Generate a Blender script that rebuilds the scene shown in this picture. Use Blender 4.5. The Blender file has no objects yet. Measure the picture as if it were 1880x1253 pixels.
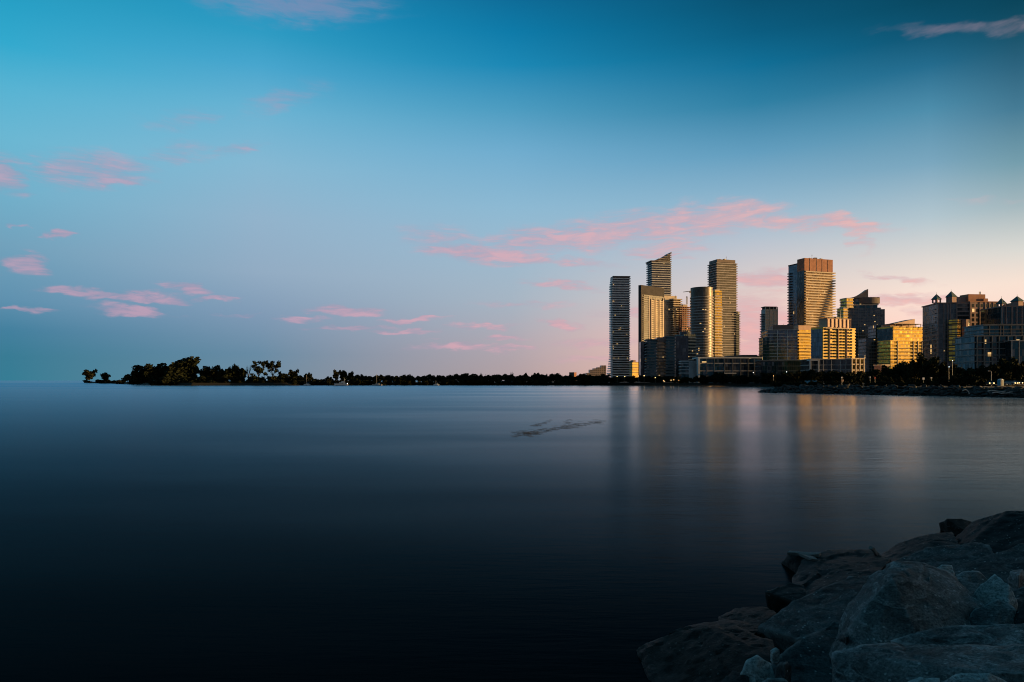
import bpy, bmesh, math, random
from mathutils import Vector, Matrix, noise
random.seed(7)
R = math.radians
sc = bpy.context.scene
col = sc.collection
F, H0, HOR, CX = 1253.0, 4.5, 699.0, 940.0      # focal length in photo pixels, eye height above the water, horizon row
SUN_AZ, SUN_EL = R(97), R(3.2)

def X(px, d): return (px - CX) / F * d
def Z(py, d): return H0 + (HOR - py) / F * d
def W(px, py, d): return Vector((X(px, d), d, Z(py, d)))
def WZ(px, py, z):
    d = (H0 - z) * F / (py - HOR)
    return Vector((X(px, d), d, z))
def lin(c):
    c /= 255.0
    return c / 12.92 if c <= .04045 else ((c + .055) / 1.055) ** 2.4
def rgb(r, g, b): return (lin(r), lin(g), lin(b), 1)

# ------------------------------------------------------------------ node helpers
class NT:
    def __init__(s, tree): s.t = tree; s.n = tree.nodes; s.l = tree.links
    def new(s, kind, **kw):
        n = s.n.new(kind)
        for k, v in kw.items(): setattr(n, k, v)
        return n
    def put(s, sock, v):
        if isinstance(v, bpy.types.NodeSocket): s.l.new(v, sock)
        elif v is not None: sock.default_value = v
    def math(s, op, a, b=None, c=None, clamp=False):
        n = s.new('ShaderNodeMath', operation=op); n.use_clamp = clamp
        for i, v in enumerate((a, b, c)): s.put(n.inputs[i], v)
        return n.outputs[0]
    def vmath(s, op, a, b=None, scale=None):
        n = s.new('ShaderNodeVectorMath', operation=op)
        s.put(n.inputs[0], a); s.put(n.inputs[1], b)
        if scale is not None: s.put(n.inputs['Scale'], scale)
        return n.outputs['Value'] if op in ('LENGTH', 'DOT_PRODUCT') else n.outputs[0]
    def mix(s, f, a, b, blend='MIX'):
        n = s.new('ShaderNodeMix', data_type='RGBA', blend_type=blend)
        s.put(n.inputs[0], f); s.put(n.inputs[6], a); s.put(n.inputs[7], b)
        return n.outputs[2]
    def mrange(s, v, a, b, c=0, d=1, kind='LINEAR'):
        n = s.new('ShaderNodeMapRange', interpolation_type=kind)
        s.put(n.inputs[0], v)
        for i, q in enumerate((a, b, c, d)): s.put(n.inputs[i + 1], q)
        return n.outputs[0]
    def ramp(s, f, stops, interp='LINEAR'):
        n = s.new('ShaderNodeValToRGB'); r = n.color_ramp; r.interpolation = interp
        while len(r.elements) < len(stops): r.elements.new(.5)
        for e, (p, c) in zip(r.elements, stops): e.position = p; e.color = c
        s.put(n.inputs[0], f)
        return n.outputs[0]
    def noise(s, vec, scale, detail=3, rough=.5, dist=0.0):
        n = s.new('ShaderNodeTexNoise'); s.put(n.inputs['Vector'], vec)
        n.inputs['Scale'].default_value = scale; n.inputs['Detail'].default_value = detail
        n.inputs['Roughness'].default_value = rough; n.inputs['Distortion'].default_value = dist
        return n.outputs[0]
    def mapping(s, vec, loc=(0, 0, 0), rot=(0, 0, 0), scale=(1, 1, 1), kind='POINT'):
        n = s.new('ShaderNodeMapping', vector_type=kind); s.put(n.inputs[0], vec)
        n.inputs[1].default_value = loc; n.inputs[2].default_value = rot; n.inputs[3].default_value = scale
        return n.outputs[0]

def material(name):
    m = bpy.data.materials.new(name); m.use_nodes = True
    nt = NT(m.node_tree); b = nt.n['Principled BSDF']
    return m, nt, b

def plain(name, c, rough=.7, metal=0.0, vary=.25, scale=.15, emit=None, strength=0.0):
    m, nt, b = material(name)
    g = nt.new('ShaderNodeNewGeometry').outputs['Position']
    n = nt.noise(g, scale, 5, .6)
    f = nt.mrange(n, .3, .7, 1 - vary, 1 + vary)
    nt.put(b.inputs['Base Color'], nt.vmath('SCALE', c[:3], scale=f))
    b.inputs['Roughness'].default_value = rough; b.inputs['Metallic'].default_value = metal
    if emit:
        b.inputs['Emission Color'].default_value = emit; b.inputs['Emission Strength'].default_value = strength
    return m

def glazing(name, tint, metal=.75, rough=.12, w=1.6, h=3.2, mull=.08, frame=(.05, .05, .05), curtain=.1, lit=0.0, wob=.05, sp=.0, spc=None):
    """curtain wall: panes of w x h metres with mullions, blinds behind some, a few rooms with the light on"""
    m, nt, b = material(name)
    uv = nt.new('ShaderNodeUVMap').outputs[0]
    s = nt.new('ShaderNodeSeparateXYZ'); nt.put(s.inputs[0], uv)
    u = nt.math('DIVIDE', s.outputs[0], w); v = nt.math('DIVIDE', s.outputs[1], h)
    cell = nt.new('ShaderNodeCombineXYZ')
    nt.put(cell.inputs[0], nt.math('FLOOR', u)); nt.put(cell.inputs[1], nt.math('FLOOR', v))
    wn = nt.new('ShaderNodeTexWhiteNoise', noise_dimensions='2D'); nt.put(wn.inputs['Vector'], cell.outputs[0])
    r = wn.outputs['Value']
    wn2 = nt.new('ShaderNodeTexWhiteNoise', noise_dimensions='3D')
    nt.put(wn2.inputs['Vector'], nt.vmath('ADD', cell.outputs[0], (7.3, 3.1, 5.7)))
    mu = nt.math('LESS_THAN', nt.math('FRACT', u), mull)
    mv = nt.math('LESS_THAN', nt.math('FRACT', v), max(sp, mull * w / h))
    mm = nt.math('MAXIMUM', mu, mv)
    base = nt.mix(nt.mrange(r, .7, .72), (*tint, 1), (*[min(1, t * .5 + curtain) for t in tint], 1))
    base = nt.mix(nt.mrange(wn2.outputs['Value'], 0, 1, 0, .55), base, (*[t * .4 for t in tint], 1))
    nt.put(b.inputs['Base Color'], nt.mix(mm, base, (*(spc or frame), 1)))
    nt.put(b.inputs['Metallic'], nt.math('MULTIPLY', nt.math('SUBTRACT', 1.0, mm), metal))
    nt.put(b.inputs['Roughness'], nt.math('ADD', nt.math('MULTIPLY', r, .12), nt.mrange(mm, 0, 1, rough, .6)))
    geo = nt.new('ShaderNodeNewGeometry').outputs['Normal']
    jit = nt.vmath('SCALE', nt.vmath('SUBTRACT', wn2.outputs['Color'], (.5, .5, .5)), scale=wob)
    nt.put(b.inputs['Normal'], nt.vmath('NORMALIZE', nt.vmath('ADD', geo, jit)))
    if lit:
        on = nt.math('MULTIPLY', nt.math('GREATER_THAN', wn2.outputs['Value'], 1 - lit), nt.math('SUBTRACT', 1.0, mm))
        b.inputs['Emission Color'].default_value = (1, .58, .2, 1)
        nt.put(b.inputs['Emission Strength'], nt.math('MULTIPLY', on, .5))
    return m

# ------------------------------------------------------------------ materials
M = {}
M['concrete'] = plain('pale_concrete', (.42, .4, .39), .8, scale=.08)
M['slab'] = plain('balcony_concrete', (.38, .355, .35), .75, scale=.1)
M['slab_bright'] = plain('white_precast', (.8, .75, .74), .7, scale=.1)
M['slab_dark'] = plain('dark_balcony_edge', (.13, .14, .15), .6)
M['slab_white'] = plain('white_painted_edge', (.5, .51, .52), .6)
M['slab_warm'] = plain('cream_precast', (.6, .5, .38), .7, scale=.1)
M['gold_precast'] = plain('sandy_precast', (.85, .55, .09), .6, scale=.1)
M['brick'] = plain('red_brown_brick', (.36, .17, .11), .85, scale=.3)
M['mauve'] = plain('mauve_brick', (.3, .2, .18), .85, scale=.3)
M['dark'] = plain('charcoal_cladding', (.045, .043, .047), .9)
M['matte_glass'] = glazing('shaded_glass', (.06, .055, .05), .1, .5, lit=.004)
M['bronze'] = plain('bronze_cladding', (.13, .1, .09), .5, metal=.2)
M['copper'] = plain('copper_roof_panel', (.5, .3, .2), .5, scale=.2)
M['green_roof'] = plain('weathered_green_roof', (.05, .09, .09), .6)
M['steel'] = plain('painted_steel', (.16, .15, .14), .5)
M['yellow_steel'] = plain('yellow_crane_steel', (.45, .3, .08), .5)
M['white'] = plain('white_gelcoat', (.85, .82, .81), .35, vary=.05)
M['blue'] = plain('blue_plastic', (.03, .22, .36), .5)
M['tyre'] = plain('rubber', (.02, .02, .02), .8)
M['carglass'] = plain('vehicle_glass', (.03, .04, .05), .08, metal=.4)
M['carpaint'] = plain('grey_car_paint', (.2, .21, .23), .3, metal=.4, vary=.05)
M['carwhite'] = plain('white_car_paint', (.6, .6, .6), .3, vary=.05)
M['redpaint'] = plain('red_paint', (.35, .05, .03), .5)
M['wood'] = plain('bleached_driftwood', (.42, .4, .38), .8, scale=2)
M['wet_wood'] = plain('wet_driftwood', (.15, .135, .125), .8, scale=3)
M['lamp'] = plain('lamp_glow', (.9, .7, .4), .5, emit=(1, .62, .22, 1), strength=3)
M['lampwhite'] = plain('white_lamp_glow', (.9, .9, .9), .5, emit=(.8, .95, 1, 1), strength=3)
M['room'] = plain('lit_room', (.5, .4, .3), .4, emit=(1, .6, .22, 1), strength=.55)
M['glass_teal'] = glazing('teal_glass', (.018, .075, .1), lit=.003)
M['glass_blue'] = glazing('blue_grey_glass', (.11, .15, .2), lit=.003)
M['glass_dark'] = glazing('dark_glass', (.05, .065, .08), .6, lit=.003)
M['glass_grey'] = glazing('grey_glass', (.09, .09, .1), lit=.003, wob=.08)
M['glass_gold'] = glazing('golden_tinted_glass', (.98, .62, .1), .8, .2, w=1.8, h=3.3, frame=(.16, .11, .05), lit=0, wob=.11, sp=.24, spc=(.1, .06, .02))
M['glass_cyl'] = glazing('cylinder_glass', (.12, .105, .09), .6, .36, w=1.3, h=3.6, mull=.06, lit=.002, wob=.03)
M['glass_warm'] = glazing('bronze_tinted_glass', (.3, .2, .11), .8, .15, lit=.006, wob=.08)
M['grid_dark'] = glazing('dark_window_wall', (.06, .085, .105), .6, .12, w=2.2, h=3.1, mull=.14, frame=(.13, .15, .16), lit=.006, wob=.025)
M['pane'] = plain('window_pane', (.03, .035, .04), .1, metal=.3)

# ------------------------------------------------------------------ object helpers
def tag(o, label=None, cat=None, group=None, kind=None):
    for k, v in (('label', label), ('category', cat), ('group', group), ('kind', kind)):
        if v: o[k] = v
    return o
def empty(name, loc, label, cat, group=None):
    o = bpy.data.objects.new(name, None); o.location = loc; o.empty_display_size = .5
    col.objects.link(o)
    return tag(o, label, cat, group)
def link(name, me, parent=None, loc=(0, 0, 0), rz=0.0, scale=None):
    o = bpy.data.objects.new(name, me); o.parent = parent; o.location = loc; o.rotation_euler = (0, 0, rz)
    if scale: o.scale = scale
    col.objects.link(o)
    return o
def mesh(name, verts, faces, mat, uvs=None, smooth=False):
    me = bpy.data.meshes.new(name); me.from_pydata([tuple(v) for v in verts], [], faces)
    if mat: me.materials.append(mat)
    if uvs:
        lay = me.uv_layers.new()
        k = 0
        for f in uvs:
            for q in f: lay.data[k].uv = q; k += 1
    if smooth:
        for p in me.polygons: p.use_smooth = True
    me.update()
    return me
def bm_mesh(name, bm, mat, smooth=False):
    me = bpy.data.meshes.new(name); bm.to_mesh(me); bm.free()
    if mat: me.materials.append(mat)
    if smooth:
        for p in me.polygons: p.use_smooth = True
    return me

def prism_mesh(name, poly, z0, z1, mat, smooth=False):
    n = len(poly); v = [(p[0], p[1], z0) for p in poly] + [(p[0], p[1], z1) for p in poly]
    f, uv, s = [], [], 0.0
    for i in range(n):
        j = (i + 1) % n
        L = math.hypot(poly[j][0] - poly[i][0], poly[j][1] - poly[i][1])
        f.append((i, j, n + j, n + i)); uv.append(((s, z0), (s + L, z0), (s + L, z1), (s, z1))); s += L
    f.append(tuple(range(n, 2 * n))); uv.append([(p[0] + .5, p[1]) for p in poly])
    f.append(tuple(range(n - 1, -1, -1))); uv.append([(poly[i][0] + .5, poly[i][1]) for i in range(n - 1, -1, -1)])
    return mesh(name, v, f, mat, uv, smooth)
def prism(name, root, poly, z0, z1, mat):
    o = root.location
    return link(name, prism_mesh(name, [(p[0] - o.x, p[1] - o.y) for p in poly], z0 - o.z, z1 - o.z, mat), root)
def offset(poly, o):
    n = len(poly); out = []
    for i in range(n):
        a, b, c = Vector(poly[i - 1][:2]), Vector(poly[i][:2]), Vector(poly[(i + 1) % n][:2])
        d1 = (b - a).normalized(); d2 = (c - b).normalized()
        n1 = Vector((d1.y, -d1.x)); n2 = Vector((d2.y, -d2.x))
        k = max(.3, 1 + n1.dot(n2))
        q = b + (n1 + n2) / k * o
        out.append((q.x, q.y))
    return out
def fp(pl, pm, pr, d, beta, Ll=None):
    """footprint whose nearest corner stands at column pm, right wall running along azimuth beta to column pr, left wall back to column pl"""
    b = R(beta); C = Vector((X(pm, d), d))
    dr = Vector((math.sin(b), math.cos(b))); dl = Vector((-math.cos(b), math.sin(b)))
    t = (pr - CX) / F; Lr = (t * C.y - C.x) / (dr.x - t * dr.y)
    if Ll is None:
        t = (pl - CX) / F; Ll = (t * C.y - C.x) / (dl.x - t * dl.y)
    Ll = min(abs(Ll), 60)
    r = C + dr * Lr; l = C + dl * Ll
    return [tuple(C), tuple(r), tuple(r + dl * Ll), tuple(l)]
def slabs(root, poly, z0, z1, n, over, h, mat, name='balcony'):
    """n floors of balcony slab, one child each, between z0 and z1"""
    o = root.location; p = offset(poly, over) if over else poly
    me = prism_mesh(name, [(q[0] - o.x, q[1] - o.y) for q in p], 0, h, mat)
    for i in range(n):
        link(name, me, root, (0, 0, z0 + (z1 - z0) * i / max(1, n - 1) - o.z))
def edge_pt(a, b, t): return Vector((a[0] + (b[0] - a[0]) * t, a[1] + (b[1] - a[1]) * t))
def piers(root, a, b, z0, z1, ts, w, dep, mat, name='pier'):
    o = root.location; L = Vector((b[0] - a[0], b[1] - a[1])); rz = math.atan2(L.y, L.x)
    me = prism_mesh(name, [(-w / 2, -dep), (w / 2, -dep), (w / 2, .5), (-w / 2, .5)], 0, z1 - z0, mat)
    for t in ts:
        p = edge_pt(a, b, t)
        link(name, me, root, (p.x - o.x, p.y - o.y, z0 - o.z), rz)
def windows(root, a, b, z0, z1, rows, cols, w, h, mat, name='window', proud=.08, p_lit=0.0, keep=1.0, lo=.05, hi=.95, par=None):
    o = root.location; L = Vector((b[0] - a[0], b[1] - a[1])); rz = math.atan2(L.y, L.x)
    def mk(m): return prism_mesh(name, [(-w / 2, -proud), (w / 2, -proud), (w / 2, .3), (-w / 2, .3)], -h / 2, h / 2, m)
    me = mk(mat); ml = mk(M['room']) if p_lit else None
    for r in range(rows):
        for c in range(cols):
            if random.random() > keep: continue
            p = edge_pt(a, b, lo + (hi - lo) * (c + .5) / cols)
            z = z0 + (z1 - z0) * (r + .5) / rows
            link(name, ml if random.random() < p_lit else me, par or root, (p.x - o.x, p.y - o.y, z - o.z), rz)
def glints(root, a, b, zs, n, w=1.3, h=1.3, proud=.15):
    n = max(2, int(n * .55)); w *= .8; h *= .75
    """n windows with the light on, scattered over one wall on the given floors"""
    o = root.location; L = Vector((b[0] - a[0], b[1] - a[1])); rz = math.atan2(L.y, L.x)
    me = prism_mesh('window', [(-w / 2, -proud), (w / 2, -proud), (w / 2, .3), (-w / 2, .3)], 0, h, M['room'])
    for i in range(n):
        p = edge_pt(a, b, random.uniform(.06, .94))
        link('window', me, root, (p.x - o.x, p.y - o.y, random.choice(zs) - o.z), rz)
def box_bm(bm, c, s, rz=0.0, rot=None):
    m = Matrix.Translation(c) @ (rot.to_matrix().to_4x4() if rot else Matrix.Rotation(rz, 4, 'Z')) @ Matrix.Diagonal((*s, 1))
    bmesh.ops.create_cube(bm, size=1, matrix=m)
def tube_bm(bm, a, b, r0, r1, seg=7):
    a, b = Vector(a), Vector(b); q = (b - a).to_track_quat('Z', 'Y')
    m = Matrix.Translation((a + b) / 2) @ q.to_matrix().to_4x4()
    bmesh.ops.create_cone(bm, cap_ends=True, segments=seg, radius1=r0, radius2=r1, depth=(b - a).length, matrix=m)
def building(name, px, d, label, cat='building', group=None):
    return empty(name, (X(px, d), d, 2.8), label, cat, group)
def roof_bits(root, poly, z, n=3, s=2.5):
    """small plant boxes on a roof"""
    o = root.location
    for i in range(n):
        a = edge_pt(poly[0], poly[1], random.uniform(.2, .8)); b = edge_pt(poly[3], poly[2], random.uniform(.2, .8)) if len(poly) == 4 else a
        p = a + (b - a) * random.uniform(.2, .7); w = s * random.uniform(.5, 1.2)
        bm = bmesh.new(); box_bm(bm, (0, 0, w * .3), (w * 1.4, w, w * .6), random.random())
        bmesh.ops.bevel(bm, geom=bm.edges[:], offset=.12, segments=1, affect='EDGES')
        link('rooftop_unit', bm_mesh('rooftop_unit', bm, M['steel']), root, (p.x - o.x, p.y - o.y, z - o.z))
        if i == 0:
            bm = bmesh.new(); tube_bm(bm, (0, 0, 0), (0, 0, 6), .25, .1, 6); tube_bm(bm, (-.8, 0, 4.2), (.8, 0, 4.2), .12, .12, 5)
            link('antenna', bm_mesh('antenna', bm, M['steel']), root, (p.x - o.x + 2.5, p.y - o.y, z - o.z))

G = 2.8                                             # level of the city ground

# ================================================================== BUILDINGS
def slab_tower_flared():
    d = 1000; t = building('condo_tower', 1139, d, 'slender tower of pale stacked balconies with a flared foot, nearest the treeline', 'tower', 'tall condo towers')
    z1 = Z(507, d)
    body = fp(1119.5, 1124.5, 1155.5, d + 2, 86, 14)
    prism('glass_wall', t, body, G, z1 - 2, M['glass_grey'])
    n = 42; y0, y1 = 690.0, 511.5
    o = t.location
    for i in range(n):
        y = y0 + (y1 - y0) * i / (n - 1)
        fl = max(0, (y - 640) / 50)
        pl = 1120 - 5.5 * fl ** 2 + max(0, (526 - y) / 19) * 2.5
        pr = 1157 + 2.5 * fl ** 2 + (.8 if y < 540 else 0)
        q = fp(pl - 3, pl + 3, pr, d, 86, 18)
        z = Z(y, d); m = M['slab_white']
        link('balcony', prism_mesh('balcony', [(a - o.x, b - o.y) for a, b in q], z - .8 - o.z, z + .8 - o.z, M['slab_bright']), t)
    q = fp(1120, 1125.5, 1157.5, d - .5, 86, 18.5)
    prism('roof_slab', t, q, z1 - 1.6, z1, M['bronze'])
    prism('roof_screen', t, fp(1120, 1126, 1156, d + 1, 86, 15), z1 - 4.5, z1 - 1.6, M['bronze'])
    glints(t, fp(0, 1122.5, 1155.5, d - 1.0, 90, 5)[0], fp(0, 1122.5, 1155.5, d - 1.0, 90, 5)[1], [Z(690 - 4.354 * k, d) + .9 for k in range(4, 40)], 26, 1.2, 1.2)
slab_tower_flared()

def swoosh_tower():
    d = 1130; t = building('condo_tower', 1213, d, 'tallest far tower of dark slabs with a curved rising crown', 'tower', 'tall condo towers')
    body = fp(1194, 1198, 1231.5, d + 2, 80, 22); o = t.location
    prism('glass_wall', t, body, G, Z(482, d), M['glass_grey'])
    q = fp(1192, 1196.5, 1233, d, 80, 25)
    slabs(t, q, Z(620, d), Z(483, d), 34, 0, 1.3, M['slab_white'])
    def top(px): s = (px - 1193) / 41; return 478.5 - 17 * s ** 1.9
    for k in range(5):                                # part floors under the curved roof
        y = 479.5 - 3.5 * k
        pl = 1193 + 41 * max(0, (478.5 - y) / 17) ** (1 / 1.9) + .6
        if pl < 1231:
            qq = fp(pl - 3, pl + 1, 1233.2, d, 80, 24)
            link('balcony', prism_mesh('balcony', [(a - o.x, b - o.y) for a, b in qq], Z(y, d) - .1 - o.z, Z(y, d) + 1.1 - o.z, M['slab']), t)
    vs, fs = [], []
    a, b = Vector(q[0]), Vector(q[1]); dl = (Vector(q[3]) - a)
    N = 14
    for i in range(N + 1):
        s = i / N; p = a + (b - a) * s; z = Z(478.5 - 17 * s ** 1.9, d)
        for e, zz in ((0, 0), (1, 0), (0, -2.2), (1, -2.2)):
            r = p + dl * e; vs.append((r.x - o.x, r.y - o.y, z + zz - o.z))
    for i in range(N):
        k = 4 * i
        fs += [(k, k + 4, k + 5, k + 1), (k + 2, k + 3, k + 7, k + 6), (k, k + 2, k + 6, k + 4), (k + 1, k + 5, k + 7, k + 3)]
    fs += [(0, 1, 3, 2), (4 * N, 4 * N + 2, 4 * N + 3, 4 * N + 1)]
    link('curved_roof', mesh('curved_roof', vs, fs, M['bronze']), t)
    vs2 = []
    for i in range(N + 1):
        s = i / N; p = a + (b - a) * (.04 + .92 * s) + dl.normalized() * 3; z = Z(478.5 - 17 * (.04 + .92 * s) ** 1.9, d) - 2
        q2 = p + dl * .8
        vs2 += [(p.x - o.x, p.y - o.y, z - o.z), (q2.x - o.x, q2.y - o.y, z - o.z), (p.x - o.x, p.y - o.y, Z(484, d) - o.z), (q2.x - o.x, q2.y - o.y, Z(484, d) - o.z)]
    link('crown_glass', mesh('crown_glass', vs2, fs, M['glass_dark']), t)
    c0, c1 = fp(0, 1197, 1232, d - .6, 80, 5)[:2]
    glints(t, c0, c1, [Z(600 - 3.5 * k, d) + 1 for k in range(30)], 12)
swoosh_tower()

def framed_tower():
    d = 880; be = 52; t = building('condo_tower', 1196, d, 'tower in a dark picture frame with golden fins of balconies', 'tower', 'tall condo towers')
    q = fp(1172, 1177, 1219.5, d, be); zt = Z(523.5, d); o = t.location
    qi = fp(1174, 1179, 1218, d + 3, be)
    prism('facade', t, qi, G, Z(538, d), M['matte_glass'])
    prism('frame_crown', t, q, Z(540, d), zt, M['dark'])
    C, Rr = Vector(q[0]), Vector(q[1]); u = (Rr - C).normalized(); dl = Vector(q[3]) - C
    leg = [tuple(C), tuple(C + u * 2.6), tuple(C + u * 2.6 + dl), tuple(C + dl)]
    prism('frame_leg', t, leg, G, Z(540, d), M['dark'])
    a, b = qi[0], qi[1]
    z0, z1 = Z(640, d), Z(543, d)
    L = (Vector(b) - Vector(a)).length
    n = 26
    for (s, e, m) in ((.03, .3, 'slab_dark'), (.4, .52, 'slab_warm'), (.6, .72, 'slab_warm'), (.8, .92, 'slab_warm')):
        pa, pb = edge_pt(a, b, s), edge_pt(a, b, e); nn = Vector((u.y, -u.x))
        poly = [tuple(pa + nn * 1.6), tuple(pb + nn * 1.6), tuple(pb - nn), tuple(pa - nn)]
        slabs(t, poly, z0, z1 - (6 if s > .35 else 0), n if s < .35 else n - 1, 0, 1.5, M[m])
    piers(t, a, b, z0, z1 - 3, (.385, .535, .585, .735, .785, .935), .8, 2.0, M['slab_warm'])
    piers(t, a, b, z0, z1, (.31, .98), 1.2, 1.2, M['bronze'])
    prism('lintel', t, fp(1175, 1178.3, 1218.5, d + 1.5, be), Z(543.5, d), Z(541.5, d), M['slab_dark'])
framed_tower()

def cream_tower():
    d = 925; t = building('condo_tower', 1234, d, 'cream mid height tower with stacked right hand balconies behind the framed tower', 'tower', 'tall condo towers')
    q = fp(1216, 1219, 1244, d, 72, 24); prism('facade', t, q, G, Z(552, d), glazing('cream_window_wall', (.5, .4, .34), .5, w=3, h=3.2, mull=.3, frame=(.55, .45, .38), sp=.3, lit=.004))
    prism('roof_storey', t, fp(1216, 1219.5, 1242.5, d + 2, 72, 20), Z(552, d), Z(542.5, d), M['slab_warm'])
    q2 = fp(1234, 1237, 1249.5, d - 4, 72, 22); prism('glass_wall', t, q2, G, Z(551, d), M['glass_warm'])
    slabs(t, q2, Z(620, d), Z(551, d), 18, 1.6, 1.0, M['slab_warm'])
    slabs(t, q, Z(620, d), Z(554, d), 17, .4, .8, M['slab_warm'], 'spandrel')
    roof_bits(t, q2, Z(551, d) + 1.3)
cream_tower()

def unfinished_tower():
    d = 915; t = building('unfinished_tower', 1261, d, 'unfinished dark red brown tower of bare floors below a crane', 'tower')
    q = fp(1247, 1252, 1274, d, 66, 20); prism('lift_core', t, offset(q, -6), G, Z(558, d), M['bronze'])
    slabs(t, q, Z(640, d), Z(564, d), 21, 0, .7, M['brick'], 'floor_slab')
    for (a, b) in ((q[0], q[1]), (q[3], q[0])):
        piers(t, a, b, Z(645, d), Z(564, d), [.03, .2, .4, .6, .8, .97], .7, -.1, M['mauve'], 'column')
    prism('glass_wall', t, offset(q, -1.5), G, Z(600, d), M['glass_dark'])
    glints(t, q[0], q[1], [Z(640 - 3.8 * k, d) + 1 for k in range(12)], 8)
    c = empty('tower_crane', (X(1261, d + 8), d + 8, Z(558, d)), 'slim tower crane mast rising from the unfinished tower', 'crane')
    bm = bmesh.new(); hh = Z(545, d) - Z(558, d)
    for sx in (-.7, .7):
        for sy in (-.7, .7): tube_bm(bm, (sx, sy, 0), (sx, sy, hh), .16, .16, 4)
    for k in range(8):
        za, zb = hh * k / 8, hh * (k + 1) / 8
        for sx in (-.7, .7): tube_bm(bm, (sx, -.7, za), (sx, .7, zb), .1, .1, 4)
        for sy in (-.7, .7): tube_bm(bm, (-.7, sy, za), (.7, sy, zb), .1, .1, 4)
    link('mast', bm_mesh('mast', bm, M['steel']), c)
    bm = bmesh.new(); box_bm(bm, (0, 0, hh + .6), (1.2, 1.2, 1.6)); link('mast_head', bm_mesh('mast_head', bm, M['steel']), c)
    d2 = 1150; c = empty('tower_crane', (X(1268, d2), d2, G), 'pale tower crane with its cab and jib showing above the round tower', 'crane')
    zc = Z(537, d2)
    bm = bmesh.new()
    for sx in (-.8, .8):
        for sy in (-.8, .8): tube_bm(bm, (sx, sy, 0), (sx, sy, zc - G), .2, .2, 4)
    link('mast', bm_mesh('mast', bm, M['steel']), c)
    bm = bmesh.new(); z = zc - G
    box_bm(bm, (0, 0, z + .5), (4, 3.2, 3)); link('cab', bm_mesh('cab', bm, M['slab_warm']), c)
    bm = bmesh.new()
    tube_bm(bm, (0, 0, z + 2), (-5.5, 28, z + 4), .6, .5, 4); tube_bm(bm, (0, 0, z + 2), (5, -12, z + 1.5), .7, .7, 4)
    tube_bm(bm, (0, 0, z), (0, 0, z + 6), .35, .3, 4); link('jib', bm_mesh('jib', bm, M['yellow_steel']), c)
    bm = bmesh.new(); box_bm(bm, (5, -12, z + .6), (2.4, 2, 2)); link('counterweight', bm_mesh('counterweight', bm, M['concrete']), c)
unfinished_tower()

def circle(cx, cy, r, n=48, a0=0, a1=360): return [(cx + r * math.cos(R(a0 + (a1 - a0) * i / n)), cy + r * math.sin(R(a0 + (a1 - a0) * i / n))) for i in range(n if a1 - a0 == 360 else n + 1)]
def round_tower():
    d = 790; t = building('round_tower', 1297, d, 'round glass tower with a plain drum crown and balconies down its right side', 'tower')
    r = 20 / F * d; cx, cy = X(1294, d), d + r
    o = t.location
    link('glass_drum', prism_mesh('glass_drum', [(a - o.x, b - o.y) for a, b in circle(cx, cy, r)], 0, Z(527, d) - o.z, M['glass_cyl']), t)
    slabs(t, circle(cx, cy, r + .9), Z(668, d), Z(546, d), 25, 0, 1.0, M['slab'], 'balcony')
    link('roof_rim', prism_mesh('roof_rim', [(a - o.x, b - o.y) for a, b in circle(cx, cy, r + .25)], Z(527.6, d) - o.z, Z(526.6, d) - o.z, M['steel']), t)
    q = fp(1308, 1313, 1325, d + 18, 74, 16)
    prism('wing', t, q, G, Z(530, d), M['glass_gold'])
    zz = [Z(668 - 5.05 * k, d) for k in range(26)]
    for i, z in enumerate(zz):
        pr = 1327.2 if i < 22 else 1323.5
        qq = fp(1309, 1312 + .8 * (i % 2), pr - .7 * (i % 2), d + 15.5, 74, 18)
        link('wing_balcony', prism_mesh('wing_balcony', [(a - o.x, b - o.y) for a, b in qq], z - o.z, z + 1.35 - o.z, M['slab_warm']), t)
    q = fp(1311, 1312.5, 1321, d + 19, 74, 12); prism('wing_crown', t, q, Z(540, d), Z(528, d), M['slab_warm'])
    arc = [(cx + (r + .2) * math.cos(R(a)), cy + (r + .2) * math.sin(R(a))) for a in (-130, -110, -95, -80, -65)]
    for i in range(len(arc) - 1): glints(t, arc[i], arc[i + 1], [Z(668 - 5.08 * k, d) + 1.4 for k in range(1, 20)], 5, 2.2, 1.1)
round_tower()

def tall_banded_tower():
    d = 965; t = building('condo_tower', 1329, d, 'tall banded tower with a wider lower half behind the round tower', 'tower', 'tall condo towers')
    q = fp(1301, 1316, 1352, d, 74); prism('glass_wall', t, q, G, Z(482, d), M['matte_glass'])
    slabs(t, q, Z(655, d), Z(484, d), 40, 1.3, 1.0, M['slab'])
    q1 = fp(1302, 1316.5, 1350, d + 1, 74); prism('roof_storey', t, q1, Z(482, d) + .6, Z(476, d), M['bronze'])
    q2 = fp(1340, 1352, 1357.5, d + 7, 74, 26); prism('lower_wing', t, q2, G, Z(573, d), M['glass_dark'])
    slabs(t, q2, Z(655, d), Z(573, d), 20, 1.0, 1.1, M['slab_dark'], 'wing_balcony')
    roof_bits(t, q1, Z(476, d), 5, 3)
    c0, c1 = fp(0, 1316, 1352, d - 1, 74, 5)[:2]; glints(t, c0, c1, [Z(655 - 4.4 * k, d) + 1.4 for k in range(36)], 14)
tall_banded_tower()

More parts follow.
